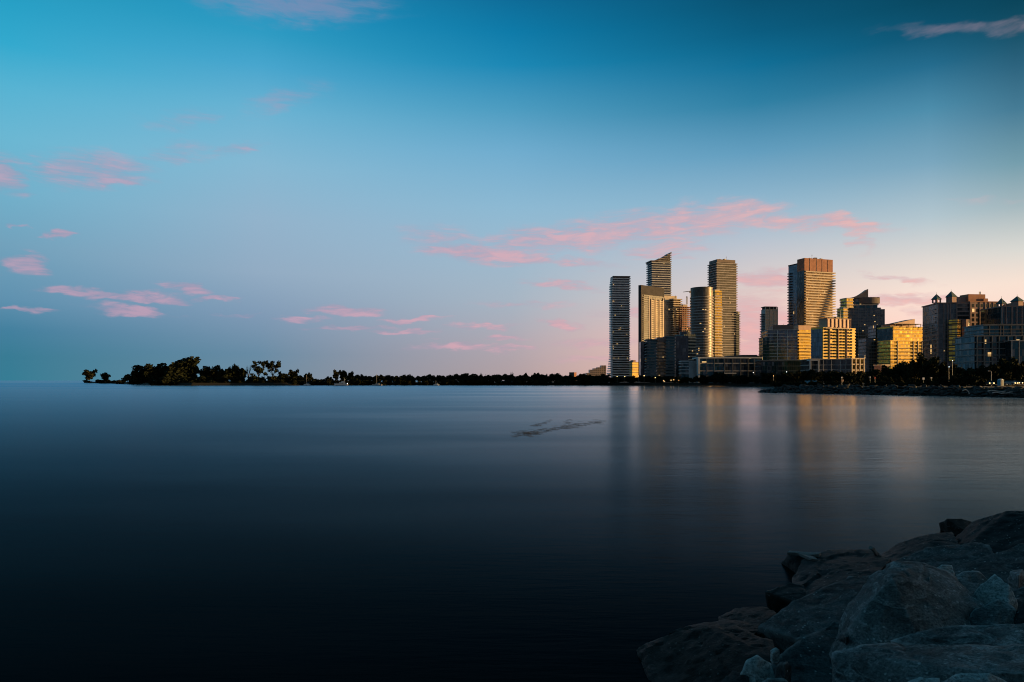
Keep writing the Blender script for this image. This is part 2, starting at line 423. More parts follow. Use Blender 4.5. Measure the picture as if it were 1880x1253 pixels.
def slim_tower():
    d = 690; t = building('condo_tower', 1413, d, 'slim dark tower with comb like balconies on its left edge, standing alone', 'tower', 'tall condo towers')
    q = fp(1397.5, 1405, 1428, d, 82); prism('facade', t, q, G, Z(568, d), glazing('gridded_window_wall', (.2, .19, .19), .6, w=2.4, h=2.9, mull=.16, frame=(.4, .36, .32), sp=.22, lit=.005))
    prism('penthouse', t, fp(1399, 1405, 1426, d + 1, 82), Z(568, d), Z(564.2, d), M['dark'])
    prism('roof_slab', t, fp(1397, 1404, 1427, d - .5, 82), Z(564.2, d), Z(563, d), M['bronze'])
    nl = [tuple(Vector(q[3]) + (Vector(q[0]) - Vector(q[3])) * s + Vector((-1, .1)) * w) for s, w in ((.85, 0), (.85, 2.4), (.25, 2.4), (.25, 0))]
    slabs(t, [nl[0], nl[3], nl[2], nl[1]], Z(655, d), Z(578, d), 26, 0, .8, M['slab_dark'])
    piers(t, q[0], q[1], Z(655, d), Z(564, d), (.02, .35, .66, .98), .6, .35, M['slab_warm'])
slim_tower()

def brick_tower():
    d = 808; be = 72; t = building('condo_tower', 1490, d, 'broad brick topped tower with long golden balcony bands and a dark left wall', 'tower', 'tall condo towers')
    q = fp(1464, 1477, 1528.5, d, be); prism('facade', t, q, G, Z(497, d), M['glass_warm'])
    C, Rr = Vector(q[0]), Vector(q[1]); u = (Rr - C).normalized(); dl = Vector(q[3]) - C; nn = Vector((u.y, -u.x))
    prism('brick_crown', t, offset(q, .2), Z(497, d), Z(474, d), M['brick'])
    piers(t, q[0], q[1], Z(497.5, d), Z(474.5, d), (.18, .42, .62, .83), .5, .5, M['mauve'], 'pilaster')
    poly = [tuple(C + u * .8 + nn * 1.7), tuple(Rr + u * 3.2 + nn * 1.7), tuple(Rr + u * 3.2 + dl * .7), tuple(C + u * .8 + dl * .3)]
    slabs(t, poly, Z(668, d), Z(500, d), 36, 0, 1.3, M['slab_warm'])
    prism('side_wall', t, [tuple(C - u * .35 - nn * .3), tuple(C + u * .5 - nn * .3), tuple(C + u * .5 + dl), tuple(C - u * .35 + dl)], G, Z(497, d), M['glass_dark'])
    d2 = 831; q2 = fp(1447.5, 1465, 1480, d2, be); prism('rear_wing', t, q2, G, Z(485.5, d2), M['glass_blue'])
    prism('parapet', t, offset(q2, .25), Z(485.5, d2), Z(483.5, d2), M['dark'])
    a, b = Vector(q2[3]), Vector(q2[0])
    w = (a - b).normalized(); m = Vector((-w.y, w.x)) if False else Vector((-u.x, -u.y))
    pb = [tuple(a + (b - a) * .05 + m * 0), tuple(a + (b - a) * .05 + m * 2.6), tuple(a + (b - a) * .33 + m * 2.6), tuple(a + (b - a) * .33)]
    slabs(t, pb[::-1] if False else pb, Z(600, d2), Z(501, d2), 21, 0, 1.0, M['slab_dark'], 'rear_balcony')
    roof_bits(t, q, Z(474, d), 4, 3)
    return q
bq = brick_tower()

def curved_crown_building():
    d = 680; t = building('condo_building', 1583, d, 'dark gridded building topped by a curved copper sail', 'building', 'condo buildings on the waterfront')
    q = fp(1538, 1554, 1617, d, 99); o = t.location
    prism('facade', t, q, G, Z(566, d), M['grid_dark'])
    slabs(t, q, Z(662, d), Z(568, d), 18, .35, .5, M['slab_dark'], 'floor_band')
    qs = fp(1605, 1612, 1624.5, d + 3, 99, 20); prism('shoulder_wing', t, qs, G, Z(567.5, d), M['grid_dark'])
    qu = fp(1541, 1556, 1611, d + 2.5, 99, 22); prism('upper_storeys', t, qu, Z(566, d), Z(552, d), M['glass_teal'])
    slabs(t, qu, Z(561, d), Z(561, d), 1, .8, .9, M['slab_warm'], 'terrace')
    # curved roof band on the right
    C = Vector(qu[0]); u = (Vector(qu[1]) - C); dl = Vector(qu[3]) - C
    arc = []
    for i in range(13):
        s = i / 12; p = C + u * (.38 + .7 * s) - dl.normalized() * (2.4 * math.sin(math.pi * s)); arc.append(tuple(p))
    back = [tuple(Vector(arc[-1]) + dl * .7), tuple(Vector(arc[0]) + dl * .7)]
    prism('roof_band', t, arc + back, Z(558, d), Z(546.5, d), M['bronze'])
    prism('roof_edge', t, offset(qu, 1.0), Z(548, d), Z(546.8, d), M['bronze'])
    prism('roof_storey', t, offset(qu, -.4), Z(552, d), Z(548, d), M['glass_dark'])
    # the sail
    vs, fs = [], []; N = 14
    c0, c1 = C + u * .1, C + u * .715
    for i in range(N + 1):
        s = i / N; p = c0 + (c1 - c0) * s + dl.normalized() * 2; z = Z(546.5 - 15.5 * s ** 1.65 - .5, d)
        for e in (0, 1):
            r = p + dl.normalized() * (11 * e * (.4 + .6 * s)); vs += [(r.x - o.x, r.y - o.y, z - o.z), (r.x - o.x, r.y - o.y, Z(548.2, d) - o.z)]
    for i in range(N):
        k = 4 * i; fs += [(k, k + 2, k + 6, k + 4), (k, k + 1, k + 5, k + 4), (k + 2, k + 6, k + 7, k + 3)]
        fs[-3] = (k, k + 4, k + 6, k + 2); fs[-2] = (k + 1, k + 5, k + 4, k)
    fs += [(0, 2, 3, 1), (4 * N, 4 * N + 1, 4 * N + 3, 4 * N + 2)]
    link('roof_sail', mesh('roof_sail', vs, fs, M['copper']), t)
    for (pl, pm, pr, ya, yb) in ((1552, 1554.5, 1566, 566.5, 550), (1546, 1548.5, 1556, 588, 568)):
        qq = fp(pl, pm, pr, d - 5, 77, 9); prism('corner_bay', t, qq, Z(ya, d), Z(yb, d), M['glass_gold'])
        slabs(t, qq, Z(ya, d) + .3, Z(yb, d), 4 if pl > 1550 else 5, .5, .9, M['slab_warm'], 'bay_balcony')
    glints(t, q[0], q[1], [Z(660 - 5.5 * k, d) + 1.0 for k in range(17)], 26, 1.2, 1.0, .5)
curved_crown_building()

def midrise_teal():
    d = 590; t = building('condo_building', 1434, d, 'stepped dark teal midrise with thin white floor lines', 'building', 'condo buildings on the waterfront')
    q = fp(1398, 1409, 1464, d, 99); prism('facade', t, q, G, Z(607, d), M['glass_blue'])
    slabs(t, q, Z(668, d), Z(607, d), 11, .6, .45, M['slab_white'], 'floor_band')
    prism('roof_storey', t, fp(1414, 1419, 1457, d + 4, 99, 18), Z(607, d) + .5, Z(596.5, d), M['bronze'])
    prism('left_wing', t, fp(1394, 1400.5, 1412, d - 3, 99, 16), G, Z(621, d), M['glass_teal'])
    slabs(t, fp(1394, 1400.5, 1412, d - 3, 99, 16), Z(668, d), Z(621, d), 9, .5, .4, M['slab_dark'], 'wing_band')
    roof_bits(t, q, Z(607, d) + .5)
    piers(t, q[0], q[1], Z(668, d), Z(607, d), (.33, .66), .5, .75, M['slab_white'])
    d = 600; t = building('condo_building', 1477, d, 'narrow stepped golden midrise squeezed between two larger buildings', 'building', 'condo buildings on the waterfront')
    q = fp(1462, 1467, 1488, d, 76, 20); prism('facade', t, q, G, Z(606, d), M['glass_gold'])
    prism('roof_storey', t, fp(1463, 1466, 1489, d + 4, 76, 14), Z(606, d), Z(597, d), M['copper'])
    for k in range(10):
        y = 662 - 5.6 * k; pm = 1468 - (.35 * k)
        qq = fp(pm - 5, pm, 1489, d - 2.2, 76, 12); o = t.location
        link('balcony', prism_mesh('balcony', [(a - o.x, b - o.y) for a, b in qq], Z(y, d) - o.z, Z(y, d) + 1.25 - o.z, M['gold_precast']), t)
midrise_teal()

def gold_midrise():
    d = 478; be = 70; t = building('condo_building', 1535, d, 'bright golden stepped midrise with a grid of windows and a pinkish roof storey', 'building', 'condo buildings on the waterfront')
    q = fp(1490, 1511, 1569.5, d, be); o = t.location
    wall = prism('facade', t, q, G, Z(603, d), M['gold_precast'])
    C, Rr = Vector(q[0]), Vector(q[1]); u = (Rr - C).normalized(); dl = Vector(q[3]) - C; nn = Vector((u.y, -u.x))
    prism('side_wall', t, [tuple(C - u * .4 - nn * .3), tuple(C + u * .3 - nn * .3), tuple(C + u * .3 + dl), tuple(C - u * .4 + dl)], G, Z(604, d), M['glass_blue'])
    qm = fp(1504, 1518, 1562, d + 2, be); prism('roof_storey', t, qm, Z(603, d), Z(584.5, d), M['copper'])
    piers(t, qm[0], qm[1], Z(603, d), Z(585, d), (.02, .17, .34, .5, .66, .83, .98), .5, .45, M['mauve'], 'pilaster')
    prism('roof_slab', t, offset(qm, .5), Z(584.5, d), Z(583.7, d), M['mauve'])
    slabs(t, q, Z(659, d), Z(604, d), 11, .35, 1.0, M['gold_precast'], 'floor_band')
    a, b = fp(0, 1511, 1569.5, d - .35, be, 5)[:2]
    rows = 10; zs0, zs1 = Z(659, d) + .5, Z(607, d) + 2
    windows(t, a, b, zs0, zs1, rows, 7, 1.7, 1.35, M['pane'], proud=.25, keep=.92, lo=.2, hi=.93, par=wall)
    windows(t, a, b, zs0, zs1, rows, 1, 2.2, 1.3, M['pane'], 'bay_window', proud=.3, lo=.03, hi=.16, par=wall)
    piers(t, a, b, Z(659, d), Z(600, d), (.19, .455, .725), .55, .7, M['mauve'])
    prism('cornice', t, fp(1508, 1516, 1562, d - 1.0, be, 5), Z(603.5, d), Z(602, d), M['bronze'])
    roof_bits(t, qm, Z(583.7, d))
    # podium
    d = 464; t = building('podium_building', 1535, d, 'low dark podium with thin pale frames below the golden midrise', 'building')
    q = fp(1486, 1489, 1564, d, 94, 20); prism('facade', t, q, G, Z(660.5, d), M['glass_dark'])
    prism('roof_edge', t, offset(q, .6), Z(660.5, d), Z(659, d), M['slab_warm'])
    piers(t, q[0], q[1], G, Z(660.5, d), (.0, .2, .3, .5, .72, .85), .35, .3, M['concrete'])
    slabs(t, q, Z(680, d), Z(671, d), 2, .15, .35, M['concrete'], 'floor_band')
    prism('corner_frame', t, fp(1485, 1487, 1503, d - 2, 94, 6), Z(663, d), Z(661, d), M['slab_white'])
    piers(t, *fp(0, 1487, 1503, d - 2, 94, 6)[:2], G, Z(663, d), (.02, .98), .5, 0.1, M['slab_white'], 'frame_post')
    q = fp(1560, 1563, 1586, d - 2, 78, 14); prism('end_pavilion', t, q, G, Z(658.5, d), M['glass_gold'])
    slabs(t, q, Z(681, d), Z(660, d), 3, .5, .8, M['slab_warm'], 'pavilion_band')
    piers(t, q[0], q[1], G, Z(659, d), (.02, .34, .66, .98), .7, .65, M['slab_warm'], 'pavilion_post')
    d = 500; t = building('pavilion', 1616, d, 'little pale pavilion between trees below the dark wing', 'building')
    q = fp(1616, 1619, 1632, d, 80, 8); prism('facade', t, q, G, Z(672, d), M['mauve'])
    prism('roof_slab', t, offset(q, .5), Z(672, d), Z(669.5, d), M['slab_warm']); windows(t, q[0], q[1], Z(682, d), Z(673, d), 1, 3, 1.0, 1.6, M['pane'])
gold_midrise()

def gold_glass_midrise():
    d = 600; be = 77; t = building('condo_building', 1655, d, 'golden glass midrise stepping down on the right with a sloping copper roof', 'building', 'condo buildings on the waterfront')
    o = t.location
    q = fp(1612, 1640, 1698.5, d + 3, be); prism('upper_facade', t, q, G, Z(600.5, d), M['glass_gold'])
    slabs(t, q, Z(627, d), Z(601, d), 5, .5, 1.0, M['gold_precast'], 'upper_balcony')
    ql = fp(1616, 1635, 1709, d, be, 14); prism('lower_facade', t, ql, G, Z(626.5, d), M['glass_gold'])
    slabs(t, ql, Z(670, d), Z(627, d), 8, .7, 1.0, M['gold_precast'])
    a, b = ql[0], ql[1]
    piers(t, a, b, Z(672, d), Z(626, d), (.16, .55, .66, .77, .88, .985), .5, 1.0, M['slab_warm'])
    C = Vector(q[0]); u = (Vector(q[1]) - C); dl = Vector(q[3]) - C; nn = Vector((u.y, -u.x)).normalized()
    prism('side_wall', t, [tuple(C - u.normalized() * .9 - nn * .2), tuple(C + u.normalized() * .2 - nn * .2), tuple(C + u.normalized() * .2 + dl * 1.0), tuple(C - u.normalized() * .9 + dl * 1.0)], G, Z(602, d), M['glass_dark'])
    # sloping roof storey
    s0, s1 = C + u * .02 + dl * .25, C + u * .8 + dl * .25
    vs = []
    for p, y in ((s0, 595), (s1, 583.5)):
        for e in (0, .6):
            r = p + dl * e
            vs += [(r.x - o.x, r.y - o.y, Z(y, d) - o.z), (r.x - o.x, r.y - o.y, Z(601, d) - o.z)]
    link('sloping_roof', mesh('sloping_roof', vs, [(0, 4, 6, 2), (1, 5, 4, 0), (2, 6, 7, 3), (4, 5, 7, 6), (0, 2, 3, 1)], M['copper']), t)
    prism('roof_slab', t, fp(1632, 1641, 1692, d + 1, be, 15), Z(594.8, d), Z(593.8, d), M['bronze'])
    piers(t, *fp(0, 1641, 1692, d + 1.5, be, 5)[:2], Z(601, d), Z(594.8, d), (.05, .3, .55, .8, .98), .4, 0, M['bronze'], 'roof_post')
    # dark wing
    t = building('condo_building', 1612, 620, 'dark banded wing building just left of the golden glass midrise', 'building', 'condo buildings on the waterfront')
    d = 625; q = fp(1583, 1590, 1640, d, 97, 18); prism('facade', t, q, G, Z(622, d), M['grid_dark'])
    q3 = fp(1600, 1608, 1640, d + 2, 97, 18); prism('upper_storeys', t, q3, Z(622, d), Z(597, d), M['grid_dark'])
    slabs(t, q, Z(668, d), Z(622, d), 8, .6, .6, M['slab_dark']); slabs(t, q3, Z(616, d), Z(597, d), 4, .6, .6, M['slab_dark'], 'upper_balcony')
    glints(t, q[0], q[1], [Z(664 - 6.5 * k, d) for k in range(7)], 8, 1.2, .9, .7); glints(t, q3[0], q3[1], [Z(612 - 6 * k, d) for k in range(3)], 3, 1.4, .9, .7)
gold_glass_midrise()

def turret(root, px0, px1, ytop, yeave, ybase, d, solid=False, rz=.35):
    """lookout pavilion with a pyramid roof: a part of its building"""
    o = root.location; w = (px1 - px0) / F * d; cx = X((px0 + px1) / 2, d); cy = d + w / 2
    zt, ze, zb = Z(ytop, d), Z(yeave, d), Z(ybase, d)
    bm = bmesh.new(); box_bm(bm, (0, 0, zb + (.15 if not solid else (ze - zb) / 2)), (w * .7, w * .7, .4 if not solid else ze - zb), rz)
    tu = link('turret', bm_mesh('turret', bm, M['mauve']), root, (cx - o.x, cy - o.y, -o.z))
    bm = bmesh.new()
    bmesh.ops.create_cone(bm, cap_ends=True, segments=4, radius1=w * .62, radius2=.12, depth=zt - ze, matrix=Matrix.Translation((0, 0, (zt + ze) / 2)) @ Matrix.Rotation(R(45) + rz, 4, 'Z'))
    tube_bm(bm, (0, 0, zt - .3), (0, 0, zt + 1.3), .09, .04, 5)
    link('turret_roof', bm_mesh('turret_roof', bm, M['green_roof']), tu)
    if solid: return
    for sx in (-1, 1):
        for sy in (-1, 1):
            p = Matrix.Rotation(rz, 3, 'Z') @ Vector((sx * w * .28, sy * w * .28, 0)); bm = bmesh.new(); box_bm(bm, (p.x, p.y, (ze + zb) / 2 + .1), (w * .13, w * .13, ze - zb), rz)
            link('turret_column', bm_mesh('turret_column', bm, M['mauve']), tu)

def brick_turret_building():
    d = 425; t = building('condo_building', 1777, d, 'mauve brick building with two pyramid roofed turrets and a glowing glass slot', 'building', 'condo buildings on the waterfront')
    qa = fp(1712, 1722, 1757, d + 3, 99, 22); prism('glass_wing', t, qa, G, Z(556, d), M['grid_dark'])
    slabs(t, qa, Z(655, d), Z(592, d), 9, .35, .4, M['slab_dark'], 'floor_band')
    prism('wing_cornice', t, offset(qa, .5), Z(557, d), Z(555, d), M['mauve'])
    piers(t, qa[0], qa[1], G, Z(556, d), (.02, .3, .5, .64, .98), .6, .4, M['mauve'])
    ca = Vector(qa[3]); cb = Vector(qa[0])
    pb = [(X(1716, d + 6), d + 6), (X(1724, d + 6), d + 6), (X(1724, d + 10), d + 12), (X(1716, d + 12), d + 12)]
    slabs(t, pb, Z(591, d), Z(567, d), 4, 0, .6, M['mauve'])
    # brick body, lit a little on its front
    qc = fp(1766, 1781, 1833, d, 84, 22); wall = prism('brick_wall', t, qc, G, Z(555, d), M['mauve'])
    windows(t, qc[0], qc[1], Z(662, d), Z(557, d), 12, 6, 1.5, 2.0, M['pane'], p_lit=.03, lo=.03, hi=.97, par=wall)
    piers(t, qc[0], qc[1], G, Z(555, d), (.01, .34, .53, .67, .82, .99), .5, .3, M['mauve'])
    prism('cornice', t, offset(qc, .4), Z(555, d), Z(553.3, d), M['brick'])
    prism('roof_storey', t, fp(1762, 1778, 1809, d + 5, 84), Z(556, d), Z(538.5, d), M['brick'])
    prism('roof_step', t, fp(1800, 1806, 1814, d + 5, 84, 10), Z(555, d), Z(546.5, d), M['brick'])
    prism('left_roof_storey', t, fp(1750, 1758, 1779, d + 7, 92, 12), Z(556, d), Z(543, d), M['mauve'])
    # middle bay: balconies above, dark recess below, glowing slot
    qb = fp(1750, 1757, 1782, d + 1.5, 93, 15); prism('middle_bay', t, qb, G, Z(556, d), M['glass_dark'])
    slabs(t, qb, Z(588, d), Z(558, d), 5, .7, .8, M['mauve'], 'bay_balcony')
    qg = fp(1755, 1757.5, 1763.5, d - 4.5, 60, 5); prism('glass_slot', t, qg, Z(664, d), Z(588, d), M['glass_gold'])
    slabs(t, qg, Z(660, d), Z(592, d), 11, .25, .5, M['bronze'], 'slot_band')
    qd = fp(1772, 1774, 1783, d - 1.2, 70, 5); prism('front_pier', t, qd, G, Z(587, d), M['mauve'])
    windows(t, qd[0], qd[1], Z(660, d), Z(588, d), 12, 1, 1.3, 1.6, M['pane'], 'pier_window')
    turret(t, 1716.5, 1731.5, 539.5, 549.5, 556, d + 4); turret(t, 1743.5, 1760, 534, 545, 556, d + 4, True)
    bm = bmesh.new(); tube_bm(bm, (0, 0, 0), (0, 0, 2.2), .25, .25); tube_bm(bm, (.9, 0, 0), (.9, 0, 2.2), .25, .25)
    link('chimney_pipe', bm_mesh('chimney_pipe', bm, M['steel']), t, (X(1798, d + 10) - t.location.x, 10, Z(538.5, d) - t.location.z))
    glints(t, qa[0], qa[1], [Z(655 - 7 * k, d) + 1 for k in range(9)], 6, .9, .9, .4)
    # twin at the frame edge
    d = 400; t = building('condo_building', 1866, d, 'turreted brick building cut by the frame edge behind teal balconies', 'building', 'condo buildings on the waterfront')
    q = fp(1832, 1839, 1905, d, 97, 22); prism('glass_wing', t, q, G, Z(563, d), M['glass_teal'])
    prism('cornice', t, offset(q, .5), Z(564, d), Z(562, d), M['mauve'])
    piers(t, q[0], q[1], G, Z(563, d), (.01, .12, .28, .42, .56, .7), .6, .4, M['mauve'])
    prism('roof_storey', t, fp(1858, 1864, 1905, d + 6, 97, 14), Z(563, d), Z(553, d), M['brick'])
    turret(t, 1836.5, 1851, 547, 557.5, 563, d + 3); turret(t, 1865, 1884, 543, 553, 563, d + 3, True)
    windows(t, q[0], q[1], Z(600, d), Z(565, d), 5, 9, 1.3, 1.7, M['pane'], p_lit=.04)
brick_turret_building()

def teal_balcony_building():
    d = 320; t = building('condo_building', 1850, d, 'teal glass balcony block with pale frames at the frame edge', 'building', 'condo buildings on the waterfront')
    q = fp(1797, 1806, 1905, d + 6, 95, 16); prism('upper_facade', t, q, G, Z(596, d), M['glass_teal'])
    prism('roof_edge', t, offset(q, .6), Z(596.5, d), Z(594, d), M['slab_dark'])
    q2 = fp(1786, 1789, 1905, d, 95, 16); prism('lower_facade', t, q2, G, Z(618, d), M['glass_teal'])
    prism('terrace', t, offset(q2, .7), Z(618.5, d), Z(616.5, d), M['slab_dark'])
    slabs(t, q2, Z(665, d), Z(630, d), 4, .8, .45, M['steel'])
    slabs(t, q, Z(611, d), Z(604, d), 2, .6, .3, M['steel'], 'upper_balcony')
    piers(t, q2[0], q2[1], G, Z(618, d), (.03, .14, .27, .38, .52, .64, .76, .9), .35, .9, M['steel'])
    piers(t, q[0], q[1], Z(617, d), Z(596, d), (.1, .3, .36, .5, .7), .3, .5, M['steel'])
    q3 = fp(1852, 1856, 1905, d - 6, 95, 8); prism('end_block', t, q3, G, Z(628, d), M['glass_teal']); prism('end_roof', t, offset(q3, .4), Z(628, d), Z(626.6, d), M['concrete'])
    piers(t, q3[0], q3[1], G, Z(628, d), (.02, .3, .6), .3, .35, M['concrete'], 'frame_post')
    windows(t, q2[0], q2[1], Z(668, d), Z(622, d), 4, 12, 1.4, 1.9, M['pane'], p_lit=.04, keep=.7)
teal_balcony_building()

def low_waterfront():
    d = 630; t = building('balcony_block', 1212, d, 'dark waterfront block with teal balcony stacks and a brown recess', 'building')
    qa = fp(1184, 1188, 1205, d, 96, 18); prism('left_stack', t, qa, G, Z(624, d), M['glass_teal']); slabs(t, qa, Z(690, d), Z(625, d), 13, 1.2, .95, M['slab_dark'])
    qb = fp(1203, 1206, 1223, d + 5, 96, 16); prism('recess', t, qb, G, Z(619, d), M['glass_warm']); slabs(t, qb, Z(690, d), Z(628, d), 11, .3, .8, M['bronze'], 'recess_band')
    prism('roof_storey', t, fp(1206, 1208, 1228, d + 4, 96, 12), Z(628, d), Z(619, d), M['mauve'])
    qc = fp(1220, 1223, 1239, d + 1, 96, 18); prism('right_stack', t, qc, G, Z(618, d), M['glass_teal']); slabs(t, qc, Z(690, d), Z(619, d), 14, 1.2, .95, M['slab_dark'])
    qd = fp(1172, 1176, 1190, d + 16, 96, 14); prism('rear_wing', t, qd, G, Z(626, d), M['glass_dark'])
    glints(t, qb[0], qb[1], [Z(690 - 5.6 * k, d) for k in range(9)], 5, 1.3, .9, .5)
    t = building('dark_block', 1255, d + 10, 'near black block beside the round tower with golden windows at its right end', 'building'); d = 645
    q = fp(1236, 1240, 1264, d, 97, 20); prism('facade', t, q, G, Z(617, d), M['glass_dark'])
    q2 = fp(1254, 1256, 1277, d + 8, 70, 16); prism('right_wing', t, q2, G, Z(613, d), M['grid_dark']); slabs(t, q2, Z(690, d), Z(620, d), 13, .5, .9, M['slab_warm'])
    prism('roof_drum', t, circle(X(1260, d + 10), d + 14, 5.5, 20), Z(613, d), Z(607.5, d), M['glass_dark'])
    glints(t, q2[0], q2[1], [Z(690 - 5.4 * k, d) + 1.2 for k in range(12)], 12, 1.1, 1.1, .6)
    # small cube and long podium
    d = 560; t = building('podium_building', 1264, d, 'small white framed glass cube left of the long podium', 'building')
    q = fp(1250, 1251, 1266, d, 96, 12); prism('facade', t, q, G, Z(664, d), M['glass_teal']); slabs(t, q, Z(686, d), Z(668, d), 4, .5, .6, M['slab_white'], 'floor_band')
    prism('roof_slab', t, fp(1249, 1250.3, 1267, d - 1, 96, 14), Z(664.5, d), Z(662.6, d), M['slab_white'])
    prism('end_wall', t, fp(1264, 1265.5, 1279, d - 1.5, 80, 10), G, Z(662.8, d), M['slab_white'])
    d = 550; t = building('podium_building', 1338, d, 'long low white roofed glass podium below the round tower', 'building')
    q = fp(1280, 1283, 1396, d, 92, 18); prism('facade', t, q, G, Z(658.5, d), M['glass_teal'])
    prism('roof_slab', t, offset(q, 1.0), Z(658.5, d), Z(656, d), M['slab_white'])
    prism('end_post', t, fp(1280, 1282, 1285, d - 1.3, 92, 6), G, Z(658.6, d), M['slab_white'])
    slabs(t, q, Z(682, d), Z(668, d), 2, .25, .5, M['concrete'], 'floor_band')
    piers(t, q[0], q[1], G, Z(658.5, d), (.13, .25, .42, .55, .68, .8, .9), .35, .35, M['steel'])
    prism('dark_bay', t, fp(1330, 1332, 1376, d - .8, 92, 5), Z(684, d), Z(660, d), M['glass_dark'])
    prism('canopy', t, fp(1318, 1320, 1352, d - 4, 92, 5), Z(686.5, d), Z(685, d), M['slab_white'])
    a, b = q[0], q[1]; glints(t, edge_pt(a, b, .03), edge_pt(a, b, .28), [Z(666, d)], 7, 2.2, 1.2, .4)
    d = 600; t = building('podium_building', 1370, d, 'flat roofed glass storey with a gold lit strip above the long podium', 'building')
    q = fp(1338, 1342, 1399, d, 90, 16); prism('facade', t, q, G, Z(655, d), M['glass_blue']); prism('roof_slab', t, offset(q, .8), Z(655, d), Z(653.2, d), M['steel'])
    prism('roof_storey', t, fp(1358, 1360, 1390, d + 4, 90, 9), Z(653.2, d), Z(651.6, d), M['bronze'])
    glints(t, edge_pt(q[0], q[1], .38), edge_pt(q[0], q[1], .8), [Z(659.5, d)], 12, 1.5, 1.0, .3)
    prism('end_bay', t, fp(1394, 1395.5, 1399.5, d - 2, 55, 5), G, Z(655.2, d), M['glass_gold'])
    d = 520; t = building('podium_building', 1443, d, 'low dark teal podium with blue glass bays below the teal midrise', 'building')
    q = fp(1395, 1397, 1487, d, 95, 16); prism('facade', t, q, G, Z(663, d), M['glass_dark']); prism('roof_slab', t, offset(q, .5), Z(663, d), Z(661.6, d), M['slab_dark'])
    for (a, b) in ((1400, 1410), (1417, 1428), (1436, 1446), (1452, 1462), (1468, 1476)):
        prism('glass_bay', t, fp(a - 1, a, b, d - 1.6, 95, 5), G, Z(663.5, d), M['glass_teal'])
    slabs(t, q, Z(682, d), Z(673, d), 2, .3, .4, M['slab_dark'], 'floor_band')
low_waterfront()

def far_blocks():
    d = 1500; t = building('apartment_block', 1052, d, 'tiny brown far apartment block with an orange lit end', 'building')
    q = fp(1045, 1054, 1058.5, d, 60); prism('wall', t, q, G, Z(684, d), M['brick']); prism('side_wall', t, fp(1045, 1053.7, 1054.2, d - 1, 60), G, Z(683.8, d), M['dark'])
    d = 1450; t = building('apartment_block', 1095, d, 'grey far apartment block stepping up towards the slender tower', 'building')
    for (a, b, y) in ((1077, 1084, 685), (1083, 1091, 679), (1090, 1098, 676.5), (1097, 1105, 674.5), (1104, 1113, 671)):
        q = fp(a - 2, a, b, d + (a - 1077) * .5, 88, 20); prism('wall', t, q, G, Z(y, d), glazing('far_window_wall', (.2, .18, .18), .3, w=4, h=4, mull=.3, frame=(.3, .24, .23), sp=.3))
    d = 1250; t = building('apartment_block', 1166, d, 'small sunlit ochre block between the slender and framed towers', 'building')
    q = fp(1158, 1161, 1172, d, 66, 20); prism('wall', t, q, G, Z(665, d), M['gold_precast']); prism('roof_storey', t, fp(1161, 1163, 1167, d + 2, 66, 10), Z(665, d), Z(661.5, d), M['mauve'])
    slabs(t, q, Z(685, d), Z(666, d), 5, .3, 1.2, M['bronze'], 'floor_band')
    d = 700; t = building('apartment_block', 1713, d, 'low dark far block peeking out beside the golden glass midrise', 'building')
    q = fp(1705, 1708, 1722, d, 96, 20); prism('wall', t, q, G, Z(637, d), M['glass_dark']); prism('roof_edge', t, offset(q, .5), Z(637.5, d), Z(636, d), M['green_roof'])
far_blocks()

# crane beyond the right frame edge whose luffing jib throws the stepped diagonal shadow on the brick tower
def shadow_crane():
    C, Rr = Vector(bq[0]), Vector(bq[1]); d = 808
    s = Vector((math.sin(SUN_AZ) * math.cos(SUN_EL), math.cos(SUN_AZ) * math.cos(SUN_EL), math.sin(SUN_EL)))
    pa = C + (Rr - C) * .93; pb = C + (Rr - C) * .36
    A = Vector((pa.x, pa.y, Z(512, d))) + s * 235; Bq = Vector((pb.x, pb.y, Z(606, d))) + s * 235
    t = empty('luffing_crane', (Bq.x, Bq.y, G), 'luffing crane with a raised jib beyond the brick tower', 'crane')
    bm = bmesh.new(); tube_bm(bm, (0, 0, 0), (0, 0, Bq.z - G), 1.1, 1.1, 4); link('mast', bm_mesh('mast', bm, M['yellow_steel']), t)
    bm = bmesh.new(); tube_bm(bm, (0, 0, Bq.z - G), A - t.location, 2.2, 2.0, 4); link('jib', bm_mesh('jib', bm, M['yellow_steel']), t)
    bm = bmesh.new(); box_bm(bm, (2, 0, Bq.z - G + 1), (3, 3, 3)); link('cab', bm_mesh('cab', bm, M['steel']), t)
shadow_crane()

# ================================================================== TREES
def leaf_mat(name, c):
    m, nt, b = material(name)
    oi = nt.new('ShaderNodeObjectInfo').outputs['Random']
    g = nt.new('ShaderNodeNewGeometry'); n = nt.noise(g.outputs['Position'], .6, 3)
    f = nt.math('MULTIPLY', nt.mrange(n, .3, .7, .5, 1.5), nt.mrange(oi, 0, 1, .7, 1.3))
    nt.put(b.inputs['Base Color'], nt.vmath('SCALE', c, scale=f)); b.inputs['Roughness'].default_value = .85
    b.inputs['Specular IOR Level'].default_value = .1
    return m
M['leaf'] = leaf_mat('dark_foliage', (.014, .018, .008)); M['leaf2'] = leaf_mat('olive_foliage', (.022, .022, .009))
M['bark'] = plain('bark', (.06, .045, .035), .9)
M['deadwood'] = plain('dead_bark', (.2, .17, .16), .9)

